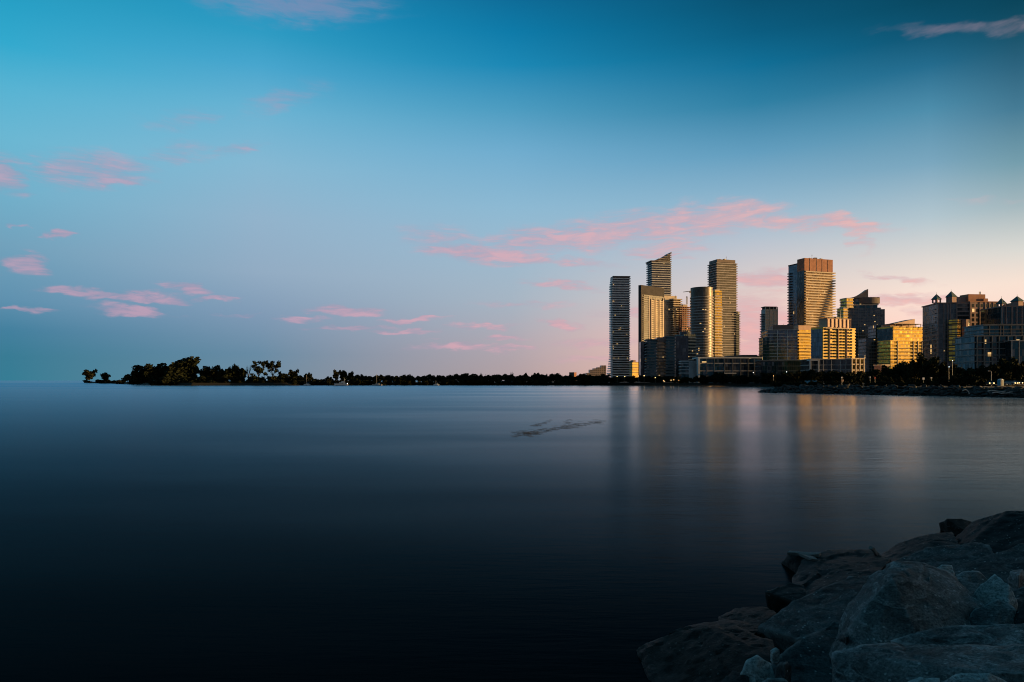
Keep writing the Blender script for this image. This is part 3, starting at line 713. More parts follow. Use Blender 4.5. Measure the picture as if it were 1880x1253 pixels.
def crown_mesh(lobes, leaf, per, mat, seed):
    """leaf clumps filling a set of lobes (centre, radius), crown about one unit high"""
    rnd = random.Random(seed); v, f = [], []
    for (c, r) in lobes:
        for k in range(int(per * (r / .18) ** 2)):
            while True:
                p = Vector((rnd.uniform(-1, 1), rnd.uniform(-1, 1), rnd.uniform(-1, 1)))
                if .3 < p.length < 1: break
            p = Vector(c) + p * r * rnd.uniform(.7, 1.12)
            a = Vector((rnd.gauss(0, 1), rnd.gauss(0, 1), rnd.gauss(0, .7))).normalized(); b = a.orthogonal().normalized()
            cc = a.cross(b); s = leaf * rnd.uniform(.6, 1.4); i = len(v)
            v += [p + b * s, p + cc * s * .7, p - b * s * .8, p - cc * s * .6 + a * s * .3]; f.append((i, i + 1, i + 2, i + 3))
    return mesh('crown', v, f, mat)
def trunk_mesh(lobes, r0, mat, fork=.3, lean=0):
    bm = bmesh.new(); top = Vector((lean, 0, fork))
    tube_bm(bm, (0, 0, -.05), top, r0, r0 * .75, 8)
    for (c, r) in lobes:
        c = Vector(c); mid = top.lerp(c, .5) + Vector((random.uniform(-.03, .03), random.uniform(-.03, .03), .03))
        tube_bm(bm, top, mid, r0 * .5, r0 * .32, 5); tube_bm(bm, mid, c, r0 * .32, r0 * .12, 5)
    return bm_mesh('trunk', bm, mat)
PROTO = {}
def proto(key, kind, seed, mat):
    rnd = random.Random(seed); L = []
    if kind == 'round':
        for i in range(11): L.append(((rnd.uniform(-.27, .27), rnd.uniform(-.27, .27), rnd.uniform(.3, .84)), rnd.uniform(.13, .2)))
        L.append(((0, 0, .55), .27)); fork = .22
    elif kind == 'dense':
        for i in range(16): L.append(((rnd.uniform(-.34, .34), rnd.uniform(-.3, .3), rnd.uniform(.12, .86)), rnd.uniform(.13, .2)))
        L += [((0, 0, .4), .33), ((.05, 0, .65), .28)]; fork = .15
    elif kind == 'vase':
        for i in range(24):
            a = i * 2.4 + rnd.random(); z = rnd.uniform(.48, .95); q = (.05 + (z - .35) * .62) * rnd.uniform(.55, 1)
            L.append(((math.cos(a) * q, math.sin(a) * q, z), rnd.uniform(.06, .1)))
        L += [((-.3, .0, .38), .09), ((.26, 0, .42), .08), ((-.15, .1, .2), .1), ((.15, 0, .15), .12)]; fork = .28
    elif kind == 'cone':
        for i in range(11):
            z = .15 + i * .075; q = .24 * (1 - z) + .02
            L.append(((rnd.uniform(-q, q), rnd.uniform(-q, q), z), .07 + .12 * (1 - z)))
        fork = .5
    elif kind == 'shrub':
        for i in range(13): L.append(((rnd.uniform(-.8, .8), rnd.uniform(-.4, .4), rnd.uniform(.1, .7)), rnd.uniform(.2, .34)))
        fork = .05
    leaf = {'shrub': .1, 'vase': .045, 'cone': .04}.get(kind, .06)
    per = {'vase': 130, 'shrub': 40, 'dense': 100}.get(kind, 115)
    if kind == 'shrub': L2 = L[:4]
    else: L2 = L[:7]
    PROTO[key] = (crown_mesh(L, leaf, per, mat, seed), trunk_mesh(L2, .024 if kind != 'shrub' else .03, M['bark'], fork))
for i in range(4): proto(f'round{i}', 'round', 10 + i, M['leaf' if i % 2 else 'leaf2'])
for i in range(3): proto(f'dense{i}', 'dense', 30 + i, M['leaf'])
for i in range(2): proto(f'vase{i}', 'vase', 50 + i, M['leaf'])
proto('cone0', 'cone', 60, M['leaf'])
for i in range(3): proto(f'shrub{i}', 'shrub', 70 + i, M['leaf2' if i == 1 else 'leaf'])
def tree(key, px, ytop, hw, d, label, group, name='tree', cat='tree', z0=None, norm=.42):
    z0 = G - .3 if z0 is None else z0
    h = Z(ytop, d) - z0; w = hw / F * d / norm
    t = empty(name, (X(px, d), d, z0), label, cat, group)
    cr, tr = PROTO[key]; rz = random.uniform(0, 6.28) if not key.startswith('vase') else random.choice((0, .4, 3.1))
    for nm, me in (('crown', cr), ('trunk', tr)): link(nm, me, t, (0, 0, 0), rz, (w, w, h))
    return t
FAR = 632
# left headland, one by one
tree('round0', 165, 677, 11, 1020, 'lone round tree at the outermost tip of the headland', 'headland trees', z0=1.4)
tree('round1', 193, 684, 10, 960, 'small spreading tree next to the outermost one on the headland', 'headland trees', z0=1.4)
tree('round2', 234, 685, 9, 800, 'small round tree where the headland narrows, left of the dense clump', 'headland trees', z0=1.6)
tree('round3', 249, 679, 11, 740, 'rounded tree leaning on the left flank of the dense clump', 'headland trees', z0=2)
for (k, px, y, hw, lab) in (
    ('dense0', 268, 672, 19, 'broad dark tree forming the left shoulder of the dense clump'),
    ('dense1', 291, 667, 20, 'broad dark tree in the middle of the dense clump'),
    ('dense2', 312, 670, 17, 'dark filler tree just left of the tallest headland tree'),
    ('dense0', 334, 656.5, 26, 'tallest and widest tree of the headland'),
    ('round1', 352, 668, 12, 'narrow tree tucked against the right side of the tallest one'),
    ('round0', 375, 672, 11, 'rounded tree right of the gap beside the tallest tree'),
    ('dense1', 392, 671, 14, 'bushy tree with a lumpy top right of the gap'),
    ('round2', 408, 674, 10, 'smaller rounded tree beside the lumpy topped one'),
    ('round3', 419, 674, 9, 'slim tree with sky showing on both sides'),
    ('dense2', 434, 669, 12, 'pointed dark tree left of the bare tree'),
    ('round1', 446, 677, 10, 'low rounded tree below the bare tree'),
    ('vase0', 475, 663, 17, 'vase shaped open tree, left one of the tall open pair'),
    ('vase1', 501, 662, 18, 'vase shaped open tree, right one of the tall open pair'),
    ('dense1', 520, 686, 14, 'low dense tree under the open pair'),
    ('round0', 539, 677, 9, 'round headed tree right of the open pair'),
    ('dense0', 549, 690, 11, 'low dense tree left of the anchored sailboat'),
    ('round2', 563, 684, 6, 'slim twin topped tree behind the first sailboat'),
    ('round3', 570, 684, 5, 'slim tree beside the twin topped one'),
    ('round1', 602, 691, 6, 'tiny round tree in the low gap of the headland'),
    ('round0', 617, 678, 8, 'upright tree above the motor yacht, left of three'),
    ('round2', 632, 677, 8, 'upright tree above the motor yacht, middle of three'),
    ('round3', 644, 682, 7, 'upright tree above the motor yacht, right of three')):
    tree(k, px, y, hw, FAR + random.uniform(0, 14), lab, 'headland trees')
for px, hw, y in ((300, 30, 688), (345, 26, 690), (385, 22, 690), (425, 22, 690), (470, 24, 688), (505, 20, 688), (545, 18, 692), (580, 16, 694), (610, 16, 694), (640, 18, 692), (255, 16, 692)):
    tree(random.choice(('shrub0', 'shrub1', 'shrub2')), px, y, hw, FAR - 3 if px > 260 else 720, 'low shrub along the headland waterline below the trees', 'headland shrubs', 'shrub', 'shrub', z0=.6, norm=.9)
for px, hw, y, d in ((180, 22, 696, 1000), (210, 18, 698, 960), (228, 14, 697, 860)):
    tree('shrub1', px, y, hw, d, 'low shrub on the bare spit near the tip of the headland', 'spit shrubs', 'shrub', 'shrub', z0=.8, norm=.9)
for px in range(256, 655, 13):
    tree(random.choice(('shrub0', 'shrub1', 'shrub2')), px + random.uniform(-3, 3), 698 + random.uniform(-1.5, 1), 12, FAR - 9 if px > 275 else 735, 'low shrub along the headland waterline below the trees', 'headland shrubs', 'shrub', 'shrub', z0=.1, norm=.9)
# far shore treeline
px = 655
k = 0
while px < 1112:
    y = 688 + 3 * noise.noise((px * .03, 0, 0)) + random.uniform(-1.6, 1.8)
    tree(random.choice(('round0', 'round1', 'round2', 'round3', 'dense0', 'dense1')), px, y, random.uniform(7, 10), FAR + random.uniform(-4, 25), 'low tree in the even dark row along the far shore', 'far shore treeline')
    px += random.uniform(7.5, 11)
for px in range(650, 1120, 15):
    tree(random.choice(('shrub0', 'shrub1', 'shrub2')), px + random.uniform(-3, 3), 697, 13, FAR - 6, 'low shrub along the far shore under the tree row', 'far shore shrubs', 'shrub', 'shrub', z0=.5, norm=.9)
for (kk, px, y, hw, lab) in (('cone0', 883, 684, 4, 'pointed conifer poking out of the far treeline'), ('cone0', 892, 687, 3, 'smaller pointed conifer right of the tall one'),
                             ('round1', 966, 684.5, 6, 'round tree rising above the far treeline right of the pale bare tree'), ('round2', 980, 687, 5, 'small tree left of the taller far round one'),
                             ('round0', 988, 683.5, 7, 'tallest round tree of the far treeline'), ('round3', 1003, 686.5, 3, 'thin tree at the right end of the taller far trees'), ('dense1', 910, 688, 8, 'broad low tree right of the conifers')):
    tree(kk, px, y, hw, FAR + 8, lab, 'far shore treeline', 'conifer' if kk == 'cone0' else 'tree')
def bare(px, ytop, d, label, seed, mat):
    rnd = random.Random(seed); bm = bmesh.new(); h = Z(ytop, d) - G
    for i in range(9):
        a = rnd.uniform(-.5, .5); s = rnd.uniform(.15, .5)
        st = Vector((0, 0, h * s * .5)); en = Vector((math.sin(a) * h * .35, rnd.uniform(-.1, .1) * h, h * rnd.uniform(.75, 1)))
        tube_bm(bm, st, en, .22, .08, 5)
        for q in range(3):
            m = st.lerp(en, rnd.uniform(.4, .8)); tube_bm(bm, m, m + Vector((rnd.uniform(-.12, .12) * h, 0, rnd.uniform(.1, .25) * h)), .1, .05, 4)
    tube_bm(bm, (0, 0, -.5), (0, 0, h * .5), .4, .25, 6)
    t = empty('bare_tree', (X(px, d), d, G), label, 'tree'); link('branches', bm_mesh('branches', bm, mat), t)
bare(456, 671, FAR + 5, 'bare leafless tree between the pointed tree and the open pair', 3, M['bark'])
bare(940, 682.5, FAR + 12, 'pale bare tree above the far treeline', 5, M['deadwood'])
# city waterfront
px = 1116
while px < 1405:
    y = 691.5 + random.uniform(-2.2, 2.0) - (2 if px > 1290 else 0)
    tree(random.choice(('round0', 'round1', 'round3', 'dense0', 'dense2')), px, y, random.uniform(6, 9), 618 - (30 if px > 1240 else 0) - (25 if px > 1290 else 0) + random.uniform(0, 8) if px < 1250 else 560 - random.uniform(22, 34), 'dark tree in the row in front of the waterfront towers', 'waterfront trees', z0=2)
    px += random.uniform(6, 9)
for (px, y, hw) in ((1318, 683, 9), (1330, 685, 8), (1406, 686, 9), (1384, 687, 8), (1352, 688, 7)):
    tree(random.choice(('dense0', 'dense1', 'round2')), px, y, hw, 500, 'taller dark tree in front of the long podium', 'waterfront trees')
px = 1410
while px < 1600:
    y = 684 + 4 * noise.noise((px * .04, 3, 0)) + random.uniform(-2.5, 2.5) - (3 if 1465 < px < 1500 else 0)
    tree(random.choice(('round0', 'round1', 'dense0', 'dense1', 'dense2')), px, y, random.uniform(9, 13), random.uniform(380, 450), 'dark park tree in front of the golden midrise', 'park trees')
    px += random.uniform(7, 10)
for i, (px, y, hw) in enumerate(((1600, 680, 12), (1614, 676, 12), (1630, 671, 13), (1646, 673, 12), (1660, 662, 14), (1676, 655, 15), (1690, 650, 15), (1706, 657, 14), (1722, 662, 14), (1738, 668, 13), (1752, 671, 13), (1768, 674, 13), (1784, 671, 13), (1800, 672, 14), (1816, 670, 13), (1832, 668, 14), (1847, 659, 14), (1862, 655, 16), (1878, 660, 14), (1896, 656, 15), (1620, 686, 10), (1655, 684, 12), (1700, 682, 13), (1725, 684, 12), (1795, 684, 12), (1845, 682, 13), (1870, 682, 12))):
    lab = {6: 'tallest park tree, dark against the golden glass midrise', 17: 'tall dark tree covering the foot of the teal balcony block'}.get(i, 'dark leafy park tree on the point below the turreted building')
    tree(('dense0', 'round0', 'dense1', 'round1', 'dense2', 'round2', 'round3')[i % 7], px, y, hw, random.uniform(290, 312), lab, 'point trees' if i not in (6, 17) else None)
for (px, y, hw) in ((1742, 690, 17), (1768, 686, 20), (1792, 689, 14), (1755, 698, 16)):
    tree('shrub%d' % random.randrange(3), px, y, hw, 236, 'big rounded dark bush behind the breakwater stones', 'point bushes', 'bush', 'bush', norm=.9, z0=2.4)
for px in range(1425, 1730, 17):
    tree('shrub%d' % random.randrange(3), px + random.uniform(-5, 5), random.uniform(698, 702), random.uniform(9, 14), 262 - (px - 1425) * .09, 'low scrub on the breakwater crest behind the stones', 'crest scrub', 'shrub', 'shrub', norm=.9, z0=2.2)

# ================================================================== GROUND, WATER
for px in range(1600, 1900, 14):
    tree('shrub%d' % random.randrange(3), px + random.uniform(-4, 4), random.uniform(690, 695), random.uniform(10, 13), 284, 'low dark hedge plant under the park trees on the point', 'point hedge', 'shrub', 'shrub', norm=.9, z0=2.4)
def ground_mat(name, c1, c2, scale):
    m, nt, b = material(name); g = nt.new('ShaderNodeNewGeometry').outputs['Position']
    n = nt.noise(g, scale, 8, .65); nt.put(b.inputs['Base Color'], nt.ramp(n, [(.35, (*c1, 1)), (.65, (*c2, 1))]))
    b.inputs['Roughness'].default_value = .95
    bp = nt.new('ShaderNodeBump'); bp.inputs['Strength'].default_value = .5; nt.put(bp.inputs['Height'], n); nt.put(b.inputs['Normal'], bp.outputs[0])
    return m
def terrain(name, outline, z, mat, skirt=5, zb=-2):
    n = len(outline); v = [(x, y, z + .25 * noise.noise((x * .02, y * .02, 0))) for x, y in outline]
    for i in range(n):
        a, b, c = Vector(outline[i - 1]), Vector(outline[i]), Vector(outline[(i + 1) % n])
        d1, d2 = (b - a).normalized(), (c - b).normalized(); nn = Vector((d1.y + d2.y, -d1.x - d2.x)); nn = nn.normalized() if nn.length > .01 else Vector((1, 0))
        p = b + nn * skirt; v.append((p.x, p.y, zb))
    f = [tuple(range(n))] + [(i, n + i, n + (i + 1) % n, (i + 1) % n) for i in range(n)]
    return tag(link(name, mesh(name, v, f, mat)), kind='structure')
def added_shade_trees():  # unseen trees, added to block low sky light on the boulder fronts
    rnd = random.Random(77); bm = bmesh.new()
    for i in range(26):
        a = R(108 + i * 6.2); r = rnd.uniform(26, 36); me = PROTO['dense%d' % (i % 3)][0].copy()
        me.transform(Matrix.Translation((math.sin(a) * r + 4, math.cos(a) * r, 1.0)) @ Matrix.Rotation(rnd.random() * 6, 4, 'Z') @ Matrix.Diagonal((11, 11, rnd.uniform(11, 15), 1))); bm.from_mesh(me); bpy.data.meshes.remove(me)
    tag(link('added_shade_trees', bm_mesh('added_shade_trees', bm, M['leaf'])), 'unseen trees added behind the near bank to block sky light', 'added_shade_trees', kind='stuff')
added_shade_trees()
M['soil'] = ground_mat('grass_and_soil', (.008, .01, .006), (.02, .018, .012), .12)
M['sand'] = ground_mat('pale_shingle', (.18, .17, .16), (.3, .28, .27), .4)
M['asphalt'] = ground_mat('asphalt', (.05, .055, .06), (.09, .1, .11), .5)
front = []
for p, y in ((152, 703.6), (175, 704), (205, 704.6), (235, 706), (265, 707.2), (300, 708), (350, 708.3), (420, 708.2), (500, 708.3), (580, 708), (700, 707.7), (800, 707.6), (900, 707.8), (1000, 707.7), (1100, 708), (1180, 708.2), (1250, 708.3), (1290, 708.6), (1390, 708.8)):
    d = H0 * F / (y - HOR); front.append((X(p, d), d + 4))
outline = front + [(222, 560), (172, 410), (122, 296), (104, 268), (112, 250), (126, 219), (139, 192), (168, 150), (260, 110), (700, 90), (1500, 300), (1700, 2600), (200, 2300), (-50, 1500), (-200, 900), (-330, 860), (-440, 930), (-560, 1080)]
terrain('ground', outline, G - .35, M['soil'])
bv = []
for p in range(1285, 1440, 8):
    da = 598 - (p - 1285) * .22
    bv += [(X(p, da + 3), da + 3, -.3), (X(p, da + 9), da + 12, 2.62)]
tag(link('beach', mesh('beach', bv, [(2 * i, 2 * i + 2, 2 * i + 3, 2 * i + 1) for i in range(len(bv) // 2 - 1)], M['sand'])), kind='structure')
pv = []
for p in range(1500, 1900, 20):
    d = 345 - (p - 1500) * .28; pv += [(X(p, d), d, G + .12), (X(p, d + 55), d + 55, G + .16)]
tag(link('path', mesh('path', pv, [(2 * i, 2 * i + 2, 2 * i + 3, 2 * i + 1) for i in range(len(pv) // 2 - 1)], M['asphalt'])), kind='structure')

def water():
    m, nt, b = material('lake_water'); nt.n.remove(b)
    out = nt.n['Material Output']
    g = nt.new('ShaderNodeNewGeometry').outputs['Position']
    n1 = nt.noise(nt.mapping(g, scale=(.12, .55, 1), rot=(0, 0, .12)), 1.0, 4, .6)
    n2 = nt.noise(nt.mapping(g, scale=(.9, 4.5, 1), rot=(0, 0, .2)), 1.0, 3, .6)
    n3 = nt.noise(nt.mapping(g, scale=(.012, .05, 1)), 1.0, 4, .6)
    hgt = nt.math('ADD', nt.math('MULTIPLY', n1, .07), nt.math('MULTIPLY', n2, .026))
    bp = nt.new('ShaderNodeBump'); bp.inputs['Strength'].default_value = .5; bp.inputs['Distance'].default_value = 1.0; nt.put(bp.inputs['Height'], hgt)
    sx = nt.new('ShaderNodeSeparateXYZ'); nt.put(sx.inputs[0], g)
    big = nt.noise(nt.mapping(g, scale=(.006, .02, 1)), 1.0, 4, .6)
    vignette_mask = nt.mrange(nt.math('ADD', sx.outputs[0], nt.math('MULTIPLY', nt.math('SUBTRACT', big, .5), 120)), -35, 80, 0, 1, 'SMOOTHSTEP')  # darker left and brighter right: a vignette painted into the reflections
    gl = nt.new('ShaderNodeBsdfGlossy'); nt.put(gl.inputs['Color'], nt.mix(vignette_mask, (.38, .6, .74, 1), (1, .96, .93, 1)))
    nt.put(gl.inputs['Roughness'], nt.math('ADD', nt.mrange(n3, .3, .7, -.02, .03), nt.mrange(vignette_mask, 0, 1, .25, .15))); nt.put(gl.inputs['Normal'], bp.outputs[0])
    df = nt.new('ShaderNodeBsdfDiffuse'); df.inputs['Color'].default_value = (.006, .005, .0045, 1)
    fr = nt.new('ShaderNodeFresnel'); nt.put(fr.inputs['IOR'], nt.mrange(vignette_mask, 0, 1, 1.026, 1.13))
    mx = nt.new('ShaderNodeMixShader'); nt.put(mx.inputs[0], fr.outputs[0]); nt.put(mx.inputs[1], df.outputs[0]); nt.put(mx.inputs[2], gl.outputs[0])
    nt.put(out.inputs[0], mx.outputs[0])
    S = 60000
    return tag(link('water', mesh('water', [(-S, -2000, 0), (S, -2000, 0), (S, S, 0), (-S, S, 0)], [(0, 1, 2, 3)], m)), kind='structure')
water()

# ================================================================== ROCKS
def rock_mat(name, c1, c2, fleck=.5, rough=.8, warm=None):
    m, nt, b = material(name)
    tc = nt.new('ShaderNodeTexCoord').outputs['Object']
    oi = nt.new('ShaderNodeObjectInfo').outputs['Random']
    p = nt.vmath('ADD', tc, nt.vmath('SCALE', (13.1, 7.7, 3.3), scale=oi))
    big = nt.noise(p, 1.6, 6, .62, .4); fine = nt.noise(p, 34, 6, .75); streak = nt.noise(nt.mapping(p, scale=(3, 3, 16), rot=(.5, .3, 0)), 1.0, 6, .7, .6)
    c = nt.mix(nt.mrange(big, .35, .65), (*c1, 1), (*c2, 1))
    c = nt.mix(nt.mrange(streak, .5, .68, 0, .75), c, (*[min(1, x * 1.9) for x in c2], 1))
    c = nt.mix(nt.mrange(fine, .35, .62, .8, 0), c, (.012, .012, .012, 1))
    v = nt.new('ShaderNodeTexVoronoi'); nt.put(v.inputs['Vector'], p); v.inputs['Scale'].default_value = 20; v.inputs['Randomness'].default_value = 1
    sep = nt.new('ShaderNodeSeparateXYZ'); nt.put(sep.inputs[0], v.outputs['Color'])
    fl = nt.math('MULTIPLY', nt.math('LESS_THAN', v.outputs['Distance'], .3), nt.math('GREATER_THAN', sep.outputs[0], .88))
    fl = nt.math('MULTIPLY', fl, nt.mrange(big, .38, .55, 0, fleck))
    c = nt.mix(fl, c, (.75, .75, .73, 1))
    if warm:
        wn = nt.noise(p, 2.2, 5, .6); c = nt.mix(nt.mrange(wn, .45, .65, 0, .8), c, (*warm, 1))
    geo = nt.new('ShaderNodeNewGeometry')
    c = nt.mix(nt.mrange(geo.outputs['Pointiness'], .515, .58, 0, .55), c, (*[min(1, x * 2.2) for x in c2], 1))      # dry worn edges
    zz = nt.new('ShaderNodeSeparateXYZ'); nt.put(zz.inputs[0], geo.outputs['Position'])
    wet = nt.mrange(nt.math('ADD', zz.outputs[2], nt.math('MULTIPLY', nt.math('SUBTRACT', big, .5), .5)), .12, .42, 1, 0)     # splash line
    c = nt.mix(nt.math('MULTIPLY', wet, .75), c, (.008, .009, .007, 1))
    nt.put(b.inputs['Base Color'], c); nt.put(b.inputs['Roughness'], nt.mrange(wet, 0, 1, rough, .42)); b.inputs['Specular IOR Level'].default_value = .1
    bp = nt.new('ShaderNodeBump'); bp.inputs['Strength'].default_value = 1.0; bp.inputs['Distance'].default_value = .07
    nt.put(bp.inputs['Height'], nt.math('ADD', nt.math('MULTIPLY', streak, .7), nt.math('MULTIPLY', fine, .5))); nt.put(b.inputs['Normal'], bp.outputs[0])
    return m
M['rock'] = rock_mat('dark_granite', (.04, .04, .041), (.14, .14, .14))
M['rock_pale'] = rock_mat('pale_granite', (.4, .42, .42), (.75, .76, .75), .3)
M['rock_mid'] = rock_mat('grey_granite', (.1, .1, .1), (.32, .32, .32))
M['rock_wet'] = rock_mat('wet_dark_rock', (.012, .012, .012), (.04, .038, .036), .3, .6)
M['rock_brown'] = rock_mat('brown_wet_rock', (.007, .005, .004), (.026, .017, .012), .15, .55, warm=(.028, .011, .005))
M['rock_sea'] = rock_mat('breakwater_stone', (.018, .018, .019), (.065, .068, .07), .2)

def hull_rock(pts, mat, levels=5, rough=1.0, seed=0, smooth_at=(2,)):
    bm = bmesh.new()
    for p in pts: bm.verts.new(p)
    r = bmesh.ops.convex_hull(bm, input=bm.verts[:])
    loose = [v for v in bm.verts if not v.link_faces]
    if loose: bmesh.ops.delete(bm, geom=loose, context='VERTS')
    bmesh.ops.triangulate(bm, faces=bm.faces[:])
    ext = max((a.co - b.co).length for a in bm.verts for b in bm.verts)
    off = Vector((seed * 3.7, seed * 1.3, seed * 2.1))
    axis = Vector((math.sin(seed * 2.1) * .5, math.cos(seed * 1.7) * .5, 1)).normalized()
    for lv in range(levels):
        tgt = ext / (2 ** (lv + 1))
        es = [e for e in bm.edges if e.calc_length() > tgt * .75]
        if es: bmesh.ops.subdivide_edges(bm, edges=es, cuts=1)
        bmesh.ops.triangulate(bm, faces=[f for f in bm.faces if len(f.verts) > 3])
        if lv == levels: bmesh.ops.smooth_vert(bm, verts=bm.verts[:], factor=.16, use_axis_x=True, use_axis_y=True, use_axis_z=True)
        if lv == 2:
            bm.normal_update()
            for v in bm.verts:
                q = v.co / ext
                n_ = noise.fractal(q * 3.2 + off, 1.0, 2.0, 3); v.co += v.normal * ext * rough * (.012 * n_)
    bm.normal_update()
    for v in bm.verts:                                   # ledges along the bedding
        q = v.co / ext + off; dd = q.dot(axis) * 9 + 1.2 * noise.noise(q * 2.2); k = math.floor(dd); fr = dd - k
        st = noise.noise(Vector((k * 7.13, seed * 1.7, noise.noise(q * 1.3) * .8)))
        v.co += v.normal * ext * .011 * rough * (st + .35 * (fr if fr < .85 else (1 - fr) * 5.67))
    bm.normal_update()
    for v in bm.verts:
        q = v.co + off
        s = noise.noise(Vector((q.dot(axis) * 7 + noise.noise(q * 1.5) * 1.6, q.x * .6, q.y * .6)))
        f = noise.fractal(q * 5, .9, 2.1, 5)
        c = noise.noise(q * 2.3); c = abs(c)
        v.co += v.normal * rough * (ext ** .5) * (.010 * s + .011 * f - .012 * max(0, .05 - c) * 20)
    bm.normal_update()
    bmesh.ops.recalc_face_normals(bm, faces=bm.faces[:])
    return bm_mesh('rock', bm, mat, True)
def boulder(label, pts, T, mat, group='boulders on the near bank', back=.35, **kw):
    P = [WZ(*p) for p in pts]; c = sum(P, Vector()) / len(P); P = [c + (p - c) * 1.05 for p in P]
    Q = []
    for p in P:
        Q.append(p - c); dn = c.lerp(p, .9) - c + Vector((p.x, p.y, 0)).normalized() * back; dn.z -= T; Q.append(dn)
    boulder.k += 1
    o = link('boulder', hull_rock(Q, M[mat], seed=boulder.k, **kw)); o.location = c
    return tag(o, label, 'boulder', group)
boulder.k = 0
boulder('low dark stone at the far water edge of the near bank', [(1727, 962, .2), (1740, 953, .45), (1765, 952, .45), (1792, 962, .3), (1745, 975, .0), (1785, 985, .1)], .8, 'rock_wet')
boulder('big black boulder rising to the right frame edge at the top of the bank', [(1735, 1000, .35), (1790, 960, 1.0), (1850, 942, 1.4), (1905, 936, 1.5), (1935, 975, 1.3), (1860, 1010, .9), (1760, 1020, .6)], 1.3, 'rock_wet')
boulder('long dark wet boulder below the topmost one, its tip in the water', [(1608, 1024, .05), (1650, 1000, .35), (1700, 983, .65), (1745, 978, .75), (1760, 1005, .7), (1700, 1028, .5), (1640, 1036, .2)], 1.0, 'rock_wet')
boulder('dark ridge backed boulder with a thin pale top edge', [(1632, 1036, .7), (1700, 1008, 1.02), (1785, 996, 1.25), (1812, 1003, 1.3), (1830, 1035, 1.2), (1740, 1052, .9), (1660, 1060, .7)], 1.2, 'rock')
boulder('long sloping speckled slab running up to the right frame edge', [(1742, 1050, 1.15), (1800, 1030, 1.32), (1880, 1001, 1.6), (1960, 978, 1.85), (1970, 1080, 1.5), (1880, 1100, 1.3), (1800, 1078, 1.12)], 1.2, 'rock')
boulder('speckled dark boulder with a driftwood board on its far end', [(1458, 1062, .2), (1475, 1030, .38), (1520, 1012, .45), (1600, 1012, .55), (1632, 1027, .6), (1600, 1060, .6), (1520, 1090, .4), (1462, 1092, .15)], 1.1, 'rock_wet')
boulder('square black block standing at the water edge', [(1410, 1088, .5), (1450, 1071, .62), (1474, 1076, .62), (1485, 1112, .5), (1415, 1128, .05)], 1.1, 'rock_wet')
boulder('long layered slab sloping from the water up behind the big pyramid boulder', [(1402, 1150, .5), (1460, 1105, .78), (1560, 1063, .95), (1632, 1052, 1.1), (1620, 1095, 1.05), (1560, 1140, .95), (1470, 1172, .7)], 1.2, 'rock')
boulder('small rusty brown stone at the water line', [(1322, 1134, .15), (1350, 1118, .32), (1400, 1114, .42), (1444, 1140, .52), (1410, 1165, .42), (1330, 1158, .2)], .9, 'rock_brown')
boulder('broad rust brown layered boulder in the lower left of the bank', [(1168, 1200, -.05), (1190, 1180, .22), (1240, 1164, .42), (1290, 1150, .56), (1345, 1150, .6), (1410, 1178, .66), (1420, 1215, .62), (1340, 1250, .4), (1200, 1290, -.1)], 1.2, 'rock_brown')
boulder('flat brown stone lapped by water behind the rust brown boulder', [(1232, 1162, .05), (1262, 1150, .2), (1330, 1140, .3), (1400, 1145, .4), (1380, 1165, .4), (1270, 1175, .1)], .8, 'rock_brown')
boulder('dark tilted slab between the rust brown and the big pyramid boulder', [(1392, 1255, .72), (1440, 1202, .98), (1530, 1146, 1.12), (1556, 1150, 1.12), (1545, 1205, 1.0), (1540, 1300, .8), (1400, 1310, .6)], 1.2, 'rock')
boulder('big pyramid shaped grey boulder, largest on the bank', [(1526, 1203, 1.0), (1540, 1160, 1.15), (1566, 1105, 1.45), (1600, 1062, 1.72), (1640, 1034, 1.9), (1690, 1033, 1.92), (1735, 1054, 1.8), (1772, 1085, 1.68), (1808, 1128, 1.5), (1800, 1180, 1.3), (1700, 1215, 1.25), (1600, 1225, 1.15), (1548, 1205, 1.12), (1585, 1120, 1.62), (1640, 1062, 1.98)], 1.1, 'rock_mid')
boulder('pale bluish cone shaped stone right of the pyramid boulder', [(1780, 1102, 1.55), (1800, 1074, 1.78), (1826, 1056, 1.9), (1850, 1075, 1.82), (1864, 1102, 1.66), (1850, 1126, 1.55), (1800, 1118, 1.5)], .6, 'rock_pale', levels=5)
boulder('speckled grey stone propped under the pale cone shaped one', [(1772, 1155, 1.42), (1790, 1120, 1.6), (1832, 1101, 1.72), (1862, 1118, 1.66), (1872, 1160, 1.45), (1820, 1170, 1.45)], .7, 'rock_mid')
boulder('rounded grey stone wedged behind the pale cone shaped one', [(1742, 1066, 1.5), (1768, 1051, 1.62), (1796, 1051, 1.62), (1816, 1068, 1.52), (1790, 1100, 1.42), (1750, 1090, 1.45)], .7, 'rock_mid')
boulder('small bright pale stone on the shoulder of the pyramid boulder', [(1712, 1048, 1.66), (1729, 1037, 1.76), (1747, 1039, 1.74), (1752, 1052, 1.66), (1725, 1058, 1.62)], .3, 'rock_pale', levels=4, back=.1)
boulder('dark stone at the right frame edge below the long slab', [(1850, 1092, 1.55), (1880, 1080, 1.65), (1930, 1085, 1.65), (1940, 1130, 1.5), (1860, 1125, 1.5)], .7, 'rock')
boulder('rounded black stone at the right frame edge beside the propped one', [(1862, 1130, 1.6), (1880, 1104, 1.74), (1930, 1108, 1.76), (1940, 1170, 1.55), (1868, 1165, 1.5)], .7, 'rock_wet')
boulder('flat grey slab lying across the foot of the pyramid boulder', [(1646, 1178, 1.55), (1690, 1162, 1.7), (1760, 1152, 1.78), (1880, 1147, 1.9), (1980, 1150, 1.95), (1980, 1210, 1.88), (1880, 1205, 1.8), (1740, 1206, 1.66)], .5, 'rock_mid')
